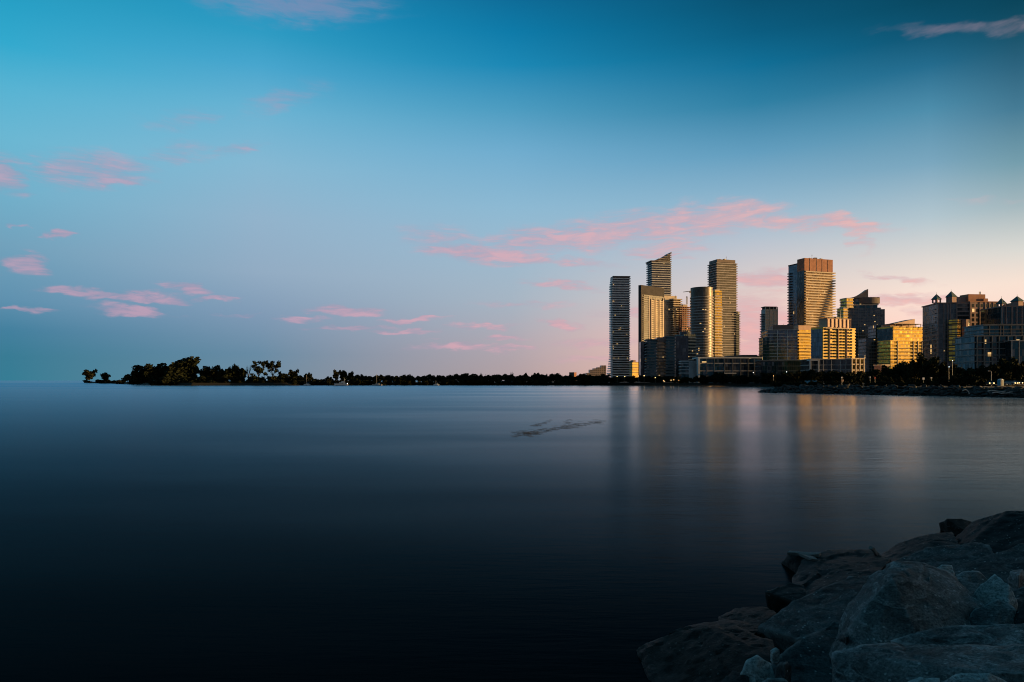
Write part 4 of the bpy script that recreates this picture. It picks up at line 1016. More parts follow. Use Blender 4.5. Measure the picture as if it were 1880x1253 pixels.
boulder('wide front slab with a pale blue edge along the bottom of the bank', [(1538, 1200, 1.55), (1590, 1187, 1.66), (1640, 1183, 1.72), (1750, 1200, 1.8), (1880, 1186, 1.97), (1990, 1186, 2.02), (1990, 1250, 2.0), (1880, 1215, 1.95), (1760, 1225, 1.86), (1660, 1215, 1.74), (1548, 1222, 1.52), (1552, 1330, 1.2), (1990, 1360, 1.6)], .8, 'rock_mid')
boulder('small blue grey stone tucked between the brown boulder and the tilted slab', [(1360, 1240, 1.05), (1374, 1213, 1.22), (1390, 1204, 1.28), (1414, 1219, 1.18), (1420, 1245, 1.05), (1385, 1260, 1.0)], .4, 'rock_pale', levels=4)
boulder('tiny pale chip of stone above the small blue grey one', [(1414, 1194, 1.12), (1424, 1188, 1.17), (1432, 1193, 1.15), (1428, 1200, 1.1), (1418, 1201, 1.1)], .15, 'rock_pale', levels=3, back=.05)
boulder('pale crested stone at the bottom frame edge', [(1722, 1254, 2.0), (1758, 1239, 2.1), (1815, 1237, 2.14), (1852, 1256, 2.06), (1800, 1310, 1.95), (1730, 1300, 1.95)], .4, 'rock_pale')
boulder('flat pale stone just showing at the bottom frame edge', [(1392, 1256, 1.2), (1410, 1246, 1.28), (1440, 1247, 1.28), (1452, 1260, 1.2), (1420, 1290, 1.1)], .4, 'rock_mid', levels=4)
boulder('dark stone behind the small blue grey one', [(1318, 1262, .95), (1345, 1232, 1.05), (1372, 1238, 1.08), (1380, 1270, 1.0), (1340, 1300, .8)], .5, 'rock_wet', levels=4)
boulder('half sunk dark stone beside the driftwood board', [(1436, 1034, .02), (1450, 1018, .34), (1510, 1018, .44), (1535, 1046, .3), (1472, 1058, .02)], .6, 'rock_wet', levels=4)
boulder('flat pale topped stone at the lower edge of the wide slab', [(1660, 1256, 1.9), (1690, 1246, 1.97), (1722, 1248, 1.98), (1715, 1290, 1.85), (1670, 1290, 1.8)], .3, 'rock_pale', levels=4)
for (px, py, z, r, m, lab) in ((1552, 1172, 1.2, 16, 'rock', 'small dark stone jammed at the foot of the pyramid boulder'),
                               (1822, 1176, 1.55, 15, 'rock_mid', 'small grey stone under the propped speckled one'), (1868, 1060, 1.55, 20, 'rock_mid', 'small grey stone on the lower edge of the long speckled slab'),
                               (1440, 1222, 1.1, 14, 'rock', 'little dark stone beside the small blue grey one'), (1706, 1062, 1.75, 9, 'rock_pale', 'pale pebble below the small bright stone')):
    rr = random.Random(px); ring = [(px + r * rr.uniform(.75, 1.2) * math.cos(k), py + r * .62 * rr.uniform(.75, 1.2) * math.sin(k), z + .1 * math.sin(-k)) for k in (0, .9, 1.9, 2.9, 3.9, 5.1)]
    boulder(lab, ring + [(px + r * .1, py - r * .15, z + .16)], .25, m, levels=4, back=.08)
# bank of rubble under the boulders
bank = []
bank = [(1.6, 9.0), (3.5, 11.5), (5.4, 14), (7, 16.5), (10, 18.3), (14, 21.5), (30, 34), (60, 45), (80, 10), (60, -30), (10, -12), (2, 2), (1.9, 6)]
def bank_mesh():
    v, f = [], []
    N, Mx = 70, 46
    for i in range(N):
        for j in range(Mx):
            s = i / (N - 1); t = j / (Mx - 1)
            # along the water line from near to far, inland across it
            a = Vector((-2, -14)).lerp(Vector((1.9, 8.2)), s / .35) if s < .35 else Vector((1.9, 8.2)).lerp(Vector((18, 25)), (s - .35) / .4) if s < .75 else Vector((18, 25)).lerp(Vector((130, 60)), (s - .75) / .25)
            inl = Vector((.72, -.69)) if s >= .35 else Vector((1, -.1)).lerp(Vector((.72, -.69)), s / .35)
            u = t ** 1.6 * 60
            p = a + inl * u
            z = -.9 + 1.7 * (1 - math.exp(-u / 3.2)) + .05 * u * (1 if s > .5 else .3) + .14 * max(0, u - 9) + .18 * noise.noise((p.x * .8, p.y * .8, 2))  # inland rise out of view, added to keep low sun off the boulders
            v.append((p.x, p.y, z))
    for i in range(N - 1):
        for j in range(Mx - 1): k = i * Mx + j; f.append((k, k + 1, k + Mx + 1, k + Mx))
    return mesh('bank', v, f, M['rock_wet'])
tag(link('bank', bank_mesh()), kind='structure')
# driftwood board and stick
t = tag(link('driftwood_board', None), 'split weathered driftwood board lying at the water edge', 'driftwood')
def board(parent_name, label, segs, mat, cat='driftwood'):
    bm = bmesh.new(); c = Vector(segs[0][0])
    for (a, b, w, th) in segs:
        a, b = Vector(a) - c, Vector(b) - c; m = (b - a); q = m.to_track_quat('X', 'Z')
        box_bm(bm, (a + b) / 2, (m.length, w, th), rot=q)
    bmesh.ops.subdivide_edges(bm, edges=bm.edges[:], cuts=3, use_grid_fill=True)
    for v in bm.verts: v.co += Vector((noise.noise(v.co * 7), noise.noise(v.co * 7 + Vector((5, 0, 0))), noise.noise(v.co * 9 + Vector((0, 9, 0))))) * .03
    o = link(parent_name, bm_mesh(parent_name, bm, mat)); o.location = c
    return tag(o, label, cat)
bpy.data.objects.remove(t)
board('driftwood_board', 'split weathered driftwood board lying at the water edge', [(WZ(1447, 1015.5, .42), WZ(1506, 1019, .47), .22, .06), (WZ(1470, 1017, .45), WZ(1495, 1028, .46), .16, .05)], M['wet_wood'])
board('driftwood_stick', 'short pale stick standing up among the far dark boulders', [(WZ(1599, 1006, .75), WZ(1611, 1019, .55), .07, .07)], M['wet_wood'])

# breakwater stones, one prototype set copied
BW = []
for i in range(8):
    rnd = random.Random(200 + i); pts = []
    for k in range(14):
        a = rnd.uniform(0, 6.28); e = rnd.uniform(-1, 1)
        pts.append(Vector((math.cos(a) * rnd.uniform(.7, 1.1), math.sin(a) * rnd.uniform(.5, .8), e * rnd.uniform(.35, .55))))
    BW.append(hull_rock(pts, M['rock_sea'], levels=3, seed=40 + i, rough=.8, smooth_at=(1,)))
rnd = random.Random(5)
A, B2 = Vector((93, 257)), Vector((143, 165))
inl = Vector((.88, .47))
for row in range(5):
    n = 52
    for i in range(n):
        s = (i + rnd.random() * .8) / n
        if row > 2 and s < .012 * row: continue
        p = A.lerp(B2, s) + inl * (row * 1.7 + rnd.uniform(-.6, .6))
        ht = min(1, .5 + s * 7)
        z = (-.1, .75, 1.45, 2.05, 2.4)[row] * ht + rnd.uniform(-.25, .3)
        o = link('stone', rnd.choice(BW)); o.location = (p.x, p.y, z); sc_ = rnd.uniform(.85, 1.5)
        o.scale = (sc_ * 1.15, sc_, sc_ * .95); o.rotation_euler = (rnd.uniform(-.35, .35), rnd.uniform(-.35, .35), rnd.uniform(0, 6.28))
        tag(o, 'grey armour stone piled on the breakwater below the point trees', 'stone', 'breakwater stones')
def log(px0, py0, px1, py1, d, r, label):
    a, b = W(px0, py0, d), W(px1, py1, d); bm = bmesh.new(); c = (a + b) / 2
    N = 8; prev = a - c
    for i in range(1, N + 1):
        q = a.lerp(b, i / N) - c + Vector((0, 0, .12 * math.sin(i * 1.3))); tube_bm(bm, prev, q, r * (1 - .4 * (i - 1) / N), r * (1 - .4 * i / N), 8); prev = q
    o = link('driftwood_log', bm_mesh('driftwood_log', bm, M['wood'])); o.location = c
    tag(o, label, 'driftwood', 'bleached logs on the breakwater')
log(1814, 718.2, 1864, 719, 186, .17, 'longest bleached log lying on the breakwater stones')
log(1822, 721.5, 1862, 722.5, 183, .14, 'lower bleached log under the longest one')
log(1797, 710.5, 1812, 711, 205, .16, 'short bleached log highest on the breakwater')
log(1838, 723, 1860, 719.6, 181, .1, 'thin bleached branch crossing the lower log')
bm = bmesh.new(); prev = None; d = 186; c = W(1775, 722, d)
for i in range(15):
    a = i / 14; p = (W(1767, 718, d), W(1772, 714.5, d), W(1778, 716, d), W(1779.5, 724, d))
    q = ((1 - a) ** 3 * p[0] + 3 * a * (1 - a) ** 2 * p[1] + 3 * a * a * (1 - a) * p[2] + a ** 3 * p[3]) - c
    if prev is not None: tube_bm(bm, prev, q, .13, .13, 8)
    prev = q
o = link('bent_branch', bm_mesh('bent_branch', bm, M['wood'])); o.location = c; tag(o, 'pale bent branch arching over the breakwater stones', 'driftwood')

# unclear dark smudge on the water, built as wisps of flat flecks
def smudge():
    rnd = random.Random(9); v, f = [], []
    pts = []
    for (x0, y0, x1, y1, n, sp) in ((944, 797, 985, 795, 60, 3.5), (978, 793, 1105, 774, 130, 2.2), (978, 783, 1012, 772, 26, 1.4), (1038, 778, 1050, 771, 12, 2)):
        for k in range(n):
            s = rnd.random(); pts.append((x0 + (x1 - x0) * s + rnd.gauss(0, 3), y0 + (y1 - y0) * s + rnd.gauss(0, sp)))
    for (px, py) in pts:
        p = WZ(px, py, .012); w = rnd.uniform(.15, .5); l = rnd.uniform(.03, .1); i = len(v); m = 7
        for k in range(m):
            a = k / m * 6.283; r = rnd.uniform(.6, 1.2); v.append((p.x + math.cos(a) * w * r, p.y + math.sin(a) * l * r, .012 + rnd.uniform(0, .03)))
        for k in range(m): v.append((v[i + k][0], v[i + k][1], -.04))
        f.append(tuple(range(i, i + m)))
        for k in range(m): f.append((i + k, i + m + k, i + m + (k + 1) % m, i + (k + 1) % m))
    wm = plain('dark_smudge', (.06, .065, .075), .8); wm.node_tree.nodes['Principled BSDF'].inputs['Alpha'].default_value = .2
    o = link('water_smudge', mesh('water_smudge', v, f, wm))
    tag(o, 'faint dark smudge of thin wisps on the open water', 'smudge', kind='stuff')
smudge()

# ================================================================== BOATS
def loft(sections, mat, name):
    v, f = [], []; n = len(sections[0])
    for s in sections: v += s
    for i in range(len(sections) - 1):
        for k in range(n - 1): a = i * n + k; f.append((a, a + 1, a + n + 1, a + n))
    f.append(tuple(range(n - 1, -1, -1))); f.append(tuple(range((len(sections) - 1) * n, len(sections) * n)))
    me = mesh(name, v, f, mat); bm = bmesh.new(); bm.from_mesh(me)
    bmesh.ops.contextual_create(bm, geom=[e for e in bm.edges if e.is_boundary])
    bmesh.ops.recalc_face_normals(bm, faces=bm.faces[:]); bm.to_mesh(me); bm.free()
    return me
def hull(L, bw, hb, hs, mat):
    S = []
    for i in range(9):
        s = i / 8; w = bw / 2 * (1 - s ** 3) ** .5 * (.85 + .15 * min(1, s * 4)); z = hs + (hb - hs) * s ** 1.5; x = -L / 2 + L * s
        w = max(w, .03); S.append([(x + .12 * L * s * 0, -w, z), (x, -w * .8, z * .25), (x, 0, -.4 * (1 - s * .7)), (x, w * .8, z * .25), (x, w, z)])
    return loft(S, mat, 'hull')
def yacht():
    d = 606; t = empty('motor_yacht', (X(626, d), d, 0), 'white motor yacht moored below the upright headland trees', 'yacht'); t.rotation_euler = (0, 0, math.pi + R(38))
    link('hull', hull(12.5, 3.8, 2.1, 1.3, M['white']), t)
    bm = bmesh.new(); box_bm(bm, (-.9, 0, 2.05), (5.6, 2.8, 1.5))
    for v in bm.verts:
        if v.co.z > 2: v.co.x = v.co.x * .8 - .5; v.co.y *= .85
    bmesh.ops.bevel(bm, geom=bm.edges[:], offset=.15, segments=2, affect='EDGES'); cb = link('cabin', bm_mesh('cabin', bm, M['white']), t)
    bm = bmesh.new(); box_bm(bm, (-.8, 0, 2.2), (4.9, 2.86, .55)); link('cabin_window', bm_mesh('cabin_window', bm, M['carglass']), cb)
    bm = bmesh.new(); box_bm(bm, (-1.9, 0, 3.2), (2.6, 2.3, .9)); bmesh.ops.bevel(bm, geom=bm.edges[:], offset=.15, segments=2, affect='EDGES'); link('flybridge', bm_mesh('flybridge', bm, M['white']), t)
    bm = bmesh.new()
    for sy in (-1, 1): tube_bm(bm, (-3.0, sy, 3.3), (-3.5, sy * .8, 5.2), .12, .1)
    tube_bm(bm, (-3.5, -.85, 5.2), (-3.5, .85, 5.2), .12, .12); tube_bm(bm, (-3.5, 0, 5.2), (-3.6, 0, 6.8), .06, .03)
    link('radar_arch', bm_mesh('radar_arch', bm, M['white']), t)
    bm = bmesh.new()
    pr = None
    for i in range(8):
        s = i / 7; q = Vector((.8 + 5.2 * s, 1.75 * (1 - s ** 3) ** .5, 2.6 + .3 * s)); tube_bm(bm, q, q - Vector((0, 0, .8)), .03, .03, 4)
        if pr is not None: tube_bm(bm, pr, q, .03, .03, 4)
        pr = q
    bm2 = bmesh.new(); bmesh.ops.create_uvsphere(bm2, u_segments=10, v_segments=6, radius=.28, matrix=Matrix.Translation((-6.0, 0, 1.9))); link('stern_lamp', bm_mesh('stern_lamp', bm2, M['lampwhite'], True), t)
    link('bow_rail', bm_mesh('bow_rail', bm, M['steel']), t)
yacht()
def sailboat(px, d, L, hm, label, mat):
    t = empty('sailboat', (X(px, d), d, 0), label, 'sailboat', 'sailboats moored off the far shore'); t.rotation_euler = (0, 0, random.choice((0.1, 3.0)))
    link('hull', hull(L, L * .3, 1.3, 1.0, mat), t)
    bm = bmesh.new(); box_bm(bm, (-.4, 0, 1.35), (L * .4, L * .17, .6)); bmesh.ops.bevel(bm, geom=bm.edges[:], offset=.12, segments=2, affect='EDGES'); link('cabin', bm_mesh('cabin', bm, M['white']), t)
    bm = bmesh.new(); tube_bm(bm, (.4, 0, 1), (.4, 0, hm), .13, .1, 8); link('mast', bm_mesh('mast', bm, M['concrete']), t)
    bm = bmesh.new(); tube_bm(bm, (.4, 0, 2.3), (-L * .4, 0, 2.2), .12, .12, 6); link('boom', bm_mesh('boom', bm, M['blue']), t)
    bm = bmesh.new(); tube_bm(bm, (.4, 0, hm), (L * .47, 0, 1.2), .025, .025, 4); tube_bm(bm, (.4, 0, hm), (-L * .47, 0, 1.1), .025, .025, 4); link('stay', bm_mesh('stay', bm, M['steel']), t)
sailboat(563.5, 610, 6, 9.5, 'small white sailboat with a short mast, left of the motor yacht', M['white'])
sailboat(692, 606, 9, 10.2, 'larger grey hulled sailboat with a tall mast, right of the motor yacht', M['concrete'])
sailboat(801, 612, 5, 4.2, 'tiny low boat at the foot of the far tree row', M['white'])

# ================================================================== LAMPS, VEHICLES, SMALL THINGS
def lamp(px, py, d, label, glow='lamp', arm=False, r=.42):
    zt = Z(py, d); t = empty('street_lamp', (X(px, d), d, G - .2), label, 'street lamp', 'lamps along the waterfront path'); h = zt - G + .2
    bm = bmesh.new(); tube_bm(bm, (0, 0, 0), (0, 0, h), .12, .07, 8)
    if arm: tube_bm(bm, (0, 0, h), (-1.1, 0, h + .15), .06, .05, 6)
    po = link('post', bm_mesh('post', bm, M['concrete' if arm else 'steel']), t)
    bm = bmesh.new(); bmesh.ops.create_uvsphere(bm, u_segments=12, v_segments=8, radius=r * .7, matrix=Matrix.Translation((-1.1 if arm else 0, -.15, h + .1)) @ Matrix.Diagonal((1, 1, .8, 1))); link('lamp_head', bm_mesh('lamp_head', bm, M[glow], True), po)
for i, (px, py, r) in enumerate(((1133, 692, .5), (1147, 692, .55), (1172, 691, .4), (1182.5, 690.5, .6), (1203, 694, .5), (1218, 699, .4), (1219.5, 701, .4), (1232, 698.5, .5), (1237, 698, .45), (1246, 698.5, .55), (1256, 699.5, .4), (1258.5, 701, .35), (1270, 699, .35), (1275, 697.5, .4))):
    lab = ('warm lamp left of centre below the slender tower', 'bright warm lamp below the slender tower', 'small warm lamp in the gap right of the slender tower', 'brightest lamp below the framed tower')[i] if i < 4 else 'small warm lamp twinkling between the trees below the teal balcony block'
    lamp(px, py, 604 if px < 1240 else 585, lab, r=r)
lamp(1383, 684.5, 505, 'greenish white lamp at the right end of the long podium', 'lampwhite', r=.4)
lamp(1444, 683.5, 500, 'white lamp below the blue glass bays', 'lampwhite', r=.35)
lamp(1420, 691, 370, 'small warm lamp under trees right of the podium lamp', r=.25)
lamp(1748.5, 663, 285, 'small white lamp shining through the point trees', 'lampwhite', r=.2); lamp(1742, 674.5, 282, 'small cool lamp lower in the point trees', 'lampwhite', r=.2)
lamp(1820, 682, 236, 'tall slim unlit looking lamp post with an arm beside the parked car', 'concrete', True, .3)
def car(px, d, label, paint, rz, lights):
    t = empty('parked_car', (X(px, d), d, G + .16), label, 'car', 'cars parked on the point'); t.rotation_euler = (0, 0, rz)
    prof = [(-2.15, .35), (-2.2, .75), (-2.05, .95), (-1.2, 1.02), (1.1, .98), (2.05, .8), (2.2, .6), (2.15, .35)]
    def extr(pf, w, nm, m, par, tw=1.0):
        n = len(pf); mx = max(z for _, z in pf)
        v = [(x, -w * (tw if z == mx else 1), z) for x, z in pf] + [(x, w * (tw if z == mx else 1), z) for x, z in pf]
        f = [tuple(range(n)), tuple(range(2 * n - 1, n - 1, -1))] + [(i, n + i, n + (i + 1) % n, (i + 1) % n) for i in range(n)]
        me = mesh(nm, v, f, m); bm = bmesh.new(); bm.from_mesh(me); bmesh.ops.recalc_face_normals(bm, faces=bm.faces[:])
        bmesh.ops.bevel(bm, geom=bm.edges[:], offset=.06, segments=2, affect='EDGES'); bm.to_mesh(me); bm.free(); return link(nm, me, par)
    b = extr(prof, .88, 'body', M[paint], t)
    extr([(-1.7, .98), (-1.2, 1.45), (.3, 1.45), (1.05, .98)], .8, 'cabin', M['carglass'], t, .85)
    for sx in (-1.35, 1.35):
        for sy in (-.85, .85):
            bm = bmesh.new(); tube_bm(bm, (sx, sy - .1, .33), (sx, sy + .1, .33), .33, .33, 16); link('wheel', bm_mesh('wheel', bm, M['tyre']), t)
    for sy in (-.6, .6):
        bm = bmesh.new(); bmesh.ops.create_uvsphere(bm, u_segments=10, v_segments=6, radius=.17, matrix=Matrix.Translation((2.18, sy, .66))); link('headlight', bm_mesh('headlight', bm, M['lamp' if lights else 'lampwhite'] if lights is not None else M['white']), b)
car(1817, 232, 'dark car with its warm headlights on below the arm lamp post', 'carpaint', -1.9, True)
car(1855, 240, 'dark car with bright headlights right of the blue hut', 'carpaint', -1.3, True)
car(1867, 262, 'grey car parked behind the rightmost bushes', 'carpaint', -1.6, True)
car(1716, 300, 'white car parked under the tallest park tree', 'carwhite', .1, None)
t = empty('portable_toilet', (X(1837, 225), 225, G - .1), 'bright blue portable toilet hut beside parked cars on the point', 'portable toilet')
bm = bmesh.new(); box_bm(bm, (0, 0, 1.1), (1.35, 1.3, 2.1), .2); bmesh.ops.bevel(bm, geom=bm.edges[:], offset=.05, segments=2, affect='EDGES'); link('cabin', bm_mesh('cabin', bm, M['blue']), t)
bm = bmesh.new(); bmesh.ops.create_uvsphere(bm, u_segments=14, v_segments=8, radius=.75, matrix=Matrix.Translation((0, 0, 2.1)) @ Matrix.Diagonal((1, .95, .35, 1))); link('roof', bm_mesh('roof', bm, M['white'], True), t)
bm = bmesh.new(); box_bm(bm, (.13, -.66, 1.05), (.8, .05, 1.8), .2); link('door', bm_mesh('door', bm, M['slab_dark']), t)
def tarp(px0, px1, d, h, label):
    t = empty('fence_banner', (X(px0, d), d, G - .1), label, 'fence banner', 'blue banner fences on the point'); L = (px1 - px0) / F * d
    v = []; N = 24
    for i in range(N + 1):
        y = .12 * math.sin(i * 1.1); v += [(L * i / N, y, .15), (L * i / N, y * .6, h + .06 * math.sin(i * .9)), (L * i / N, y + .05, .15), (L * i / N, y * .6 + .05, h + .06 * math.sin(i * .9))]
    f = []
    for i in range(N): k = 4 * i; f += [(k, k + 4, k + 5, k + 1), (k + 2, k + 3, k + 7, k + 6), (k + 1, k + 5, k + 7, k + 3), (k, k + 2, k + 6, k + 4)]
    link('banner', mesh('banner', v, f, M['blue']), t)
    for i in range(4):
        bm = bmesh.new(); tube_bm(bm, (0, 0, 0), (0, 0, h + .2), .05, .05, 6); link('post', bm_mesh('post', bm, M['steel']), t, (L * i / 3, .2, 0))
tarp(1478, 1500, 300, 1.7, 'blue fence banner among shrubs near the breakwater tip')
tarp(1841, 1858, 250, 1.2, 'blue fence banner between the blue hut and the rightmost cars')
def sign(px, py, d, w, h, mat, label):
    t = empty('sign_board', (X(px, d), d, G - .2), label, 'sign', 'small boards along the point path'); z = Z(py, d) - G + .2
    bm = bmesh.new(); tube_bm(bm, (0, .08, 0), (0, .08, z + h * .4), .05, .05, 6); link('post', bm_mesh('post', bm, M['steel']), t)
    bm = bmesh.new(); box_bm(bm, (0, 0, z), (w, .05, h)); bmesh.ops.bevel(bm, geom=bm.edges[:], offset=.015, segments=1, affect='EDGES'); link('panel', bm_mesh('panel', bm, M[mat]), t)
sign(1695.5, 695.5, 255, .8, .8, 'white', 'white board standing on grass below the tallest park tree')
sign(1710, 694, 258, .6, .5, 'slab_white', 'smaller pale board right of the white board')
sign(1545.5, 693.5, 262, .5, .5, 'white', 'small white board below the golden midrise podium')
sign(1547, 699, 258, .9, .7, 'copper', 'round looking pinkish board low among shrubs below the podium')
sign(1606.5, 694, 262, .6, .7, 'redpaint', 'small red board by the path under the dark wing')
sign(1597.5, 693, 262, .4, .7, 'slab_white', 'narrow pale board left of the red board')
def added_shade_ridge():  # unseen ridge, added to block the low sun from the waterfront
    v, f = [], []; N, Mm = 40, 14
    for i in range(N):
        for j in range(Mm):
            y = 60 + i * 40; s = j / (Mm - 1); x = 760 + 420 * s + 40 * noise.noise((i * .2, 0, 0)); v.append((x, y, G + 34 * math.sin(math.pi * s) ** .8 * (1 if i > 2 else i / 3) + 3 * noise.noise((x * .02, y * .02, 0)) * math.sin(math.pi * s)))
    for i in range(N - 1):
        for j in range(Mm - 1): k = i * Mm + j; f.append((k, k + 1, k + Mm + 1, k + Mm))
    tag(link('added_shade_hill', mesh('added_shade_hill', v, f, M['soil'])), kind='structure')
    v = []
added_shade_ridge()

# ================================================================== SKY, SUN, CAMERA
w = bpy.data.worlds.new('World'); sc.world = w; w.use_nodes = True
nt = NT(w.node_tree); bg = nt.n['Background']
gen = nt.new('ShaderNodeTexCoord').outputs['Generated']
sp = nt.new('ShaderNodeSeparateXYZ'); nt.put(sp.inputs[0], gen)
az = nt.math('ARCTAN2', sp.outputs[0], sp.outputs[1]); el = nt.math('ARCSINE', sp.outputs[2])
def el_of(px, py): a = math.atan((px - CX) / F); return math.atan((HOR - py) / F * math.cos(a))
ELM = R(45)
fac = nt.math('DIVIDE', el, ELM, clamp=True)
COLS = {
 15: ((0, 35, 158, 196), (80, 48, 168, 205), (160, 85, 178, 210), (250, 105, 182, 210), (350, 112, 175, 202), (450, 112, 160, 187), (550, 92, 143, 174), (605, 62, 126, 158), (655, 50, 122, 148), (698, 52, 124, 148)),
 475: ((0, 28, 146, 190), (60, 45, 155, 195), (120, 70, 165, 205), (200, 105, 178, 210), (300, 132, 183, 210), (400, 145, 178, 203), (500, 145, 170, 194), (580, 125, 152, 180), (650, 102, 138, 164), (698, 108, 138, 158)),
 940: ((0, 8, 108, 152), (60, 8, 122, 168), (120, 24, 135, 180), (200, 75, 155, 192), (280, 112, 172, 206), (380, 140, 184, 210), (460, 155, 185, 206), (550, 165, 180, 195), (640, 175, 165, 174), (698, 176, 158, 160)),
 1385: ((0, 2, 80, 112), (60, 3, 92, 128), (120, 10, 110, 150), (190, 45, 127, 163), (280, 98, 157, 190), (380, 148, 184, 206), (450, 188, 195, 206), (530, 222, 205, 200), (610, 250, 200, 185), (698, 252, 195, 172)),
 1707: ((0, 0, 70, 95), (60, 6, 82, 112), (120, 32, 106, 140), (200, 75, 140, 170), (300, 122, 166, 190), (400, 178, 197, 206), (480, 224, 216, 210), (540, 250, 226, 212), (610, 254, 214, 200), (698, 252, 196, 172)),
 1865: ((0, 0, 66, 88), (60, 14, 78, 102), (120, 40, 97, 124), (200, 67, 122, 148), (300, 116, 157, 172), (380, 165, 184, 190), (460, 218, 216, 210), (520, 248, 225, 210), (600, 254, 216, 200), (698, 253, 198, 172))}
def knot_ramp(stops): return nt.ramp(fac, stops)
knots = []
for px in sorted(COLS):
    st = []
    for (y, r, g, b) in sorted(COLS[px], key=lambda q: -q[0]): st.append((max(0.0, el_of(px, y) / ELM), rgb(r, g, b)))
    last = st[-1][1]; st.append((min(.95, st[-1][0] + .2), (last[0] * .5, last[1] * .5, last[2] * .55, 1))); st.append((1.0, (last[0] * .4, last[1] * .4, last[2] * .45, 1)))
    knots.append((math.atan((px - CX) / F), st))
def e(deg): return R(deg) / ELM
glow = [(0, (1.15, .58, .1, 1)), (e(3), (1.1, .6, .15, 1)), (e(8), (.85, .55, .3, 1)), (e(16), (.4, .42, .42, 1)), (e(26), (.16, .3, .4, 1)), (1.0, (.01, .09, .15, 1))]
warm = [(0, (.95, .52, .2, 1)), (e(6), (.9, .66, .48, 1)), (e(12), (.62, .6, .56, 1)), (e(20), (.12, .27, .36, 1)), (e(28), (.006, .062, .1, 1)), (1.0, (.004, .045, .075, 1))]
bright = [(0, (1.0, .58, .16, 1)), (e(5), (.95, .62, .26, 1)), (e(10), (.6, .5, .38, 1)), (e(18), (.2, .28, .33, 1)), (e(28), (.01, .07, .11, 1)), (1.0, (.006, .05, .08, 1))]
backc = [(0, (.15, .14, .18, 1)), (e(9), (.16, .19, .25, 1)), (e(22), (.05, .13, .18, 1)), (1.0, (.008, .06, .095, 1))]
knots = [(R(-178), backc), (R(-95), backc)] + knots + [(R(45), knots[-1][1]), (R(62), warm), (R(86), glow), (R(118), glow), (R(132), bright), (R(152), backc), (R(178), backc)]
cur = knot_ramp(knots[0][1])
for (a0, _), (a1, st) in zip(knots, knots[1:]):
    cur = nt.mix(nt.mrange(az, a0, a1, 0, 1, 'LINEAR'), cur, knot_ramp(st))
# clouds: wisps far above, placed by bearing and height
ae = nt.new('ShaderNodeCombineXYZ'); nt.put(ae.inputs[0], az); nt.put(ae.inputs[1], el)
CL = [ # px, py, half width, half height, tilt deg, weight
 (815, 440, 75, 24, -8, .5), (880, 466, 95, 16, -6, .95), (960, 476, 55, 9, -4, .8), (1000, 440, 110, 26, 5, .72), (1080, 432, 100, 26, 4, .8), (1180, 418, 110, 28, 3, .8), (1290, 405, 100, 28, 4, .85), (1365, 390, 70, 22, 0, .85), (1430, 405, 90, 14, -5, .8), (1545, 410, 80, 11, -8, .95), (1578, 432, 18, 30, 15, .55), (1060, 484, 70, 8, -4, .6),
 (1225, 455, 90, 18, 4, .5), (635, 572, 55, 8, -3, 1), (652, 603, 65, 4.5, 0, .95), (762, 587, 52, 5, 5, .85), (830, 635, 62, 6, 0, .8), (925, 621, 32, 5, 0, .75), (1032, 596, 36, 7, -6, .9), (735, 610, 60, 4, 0, .6), (890, 600, 60, 5, 0, .5), (555, 587, 40, 5, 0, .5), (935, 640, 50, 5, 0, .5),
 (150, 537, 58, 7, -3, .8), (240, 544, 80, 9, -2, .75), (342, 531, 42, 9, -8, 1), (292, 549, 50, 6, -4, .8), (242, 572, 60, 9, -8, 1), (400, 550, 30, 5, 0, .6), (52, 487, 40, 17, 0, 1), (105, 430, 20, 8, 0, 1), (45, 415, 12, 4, 0, .6), (5, 318, 38, 26, 0, 1), (165, 312, 105, 28, 0, .78), (212, 334, 46, 8, -5, .85), (40, 567, 50, 4, -4, .55), (320, 285, 60, 18, 8, .5), (430, 275, 50, 9, 12, .5),
 (1385, 610, 70, 70, 0, .95), (1410, 512, 70, 14, 0, .8), (1380, 560, 60, 20, 0, .5), (1650, 549, 75, 10, 0, .85), (1650, 512, 60, 6, -10, .6), (1700, 575, 40, 10, 0, .5), (545, 8, 150, 26, -3, .8), (625, 22, 60, 12, 0, .55), (1780, 52, 150, 10, 2, .42), (1875, 40, 75, 9, 6, .5), (330, 218, 70, 16, 8, .4), (520, 185, 80, 18, 15, .4), (1030, 525, 70, 7, -5, .55), (1090, 660, 90, 7, 0, .5), (1100, 630, 80, 8, 0, .45), (440, 578, 30, 4, 0, .4), (1160, 575, 60, 8, 0, .5), (1210, 470, 60, 5, -4, .7), (960, 560, 80, 6, 0, .35), (1800, 370, 60, 6, -5, .3)]
CL = [(a_, b_, c_, d_, e_, min(1, f_ + .18) if 500 < b_ < 650 and f_ < .95 else f_) for (a_, b_, c_, d_, e_, f_) in CL]
wa = nt.new('ShaderNodeTexNoise'); nt.put(wa.inputs['Vector'], nt.mapping(ae.outputs[0], scale=(28, 80, 1))); wa.inputs['Scale'].default_value = 1.0; wa.inputs['Detail'].default_value = 4
ragged = nt.vmath('ADD', ae.outputs[0], nt.vmath('MULTIPLY', nt.vmath('SUBTRACT', wa.outputs['Color'], (.5, .5, .5)), (.085, .024, 0)))
tot = None
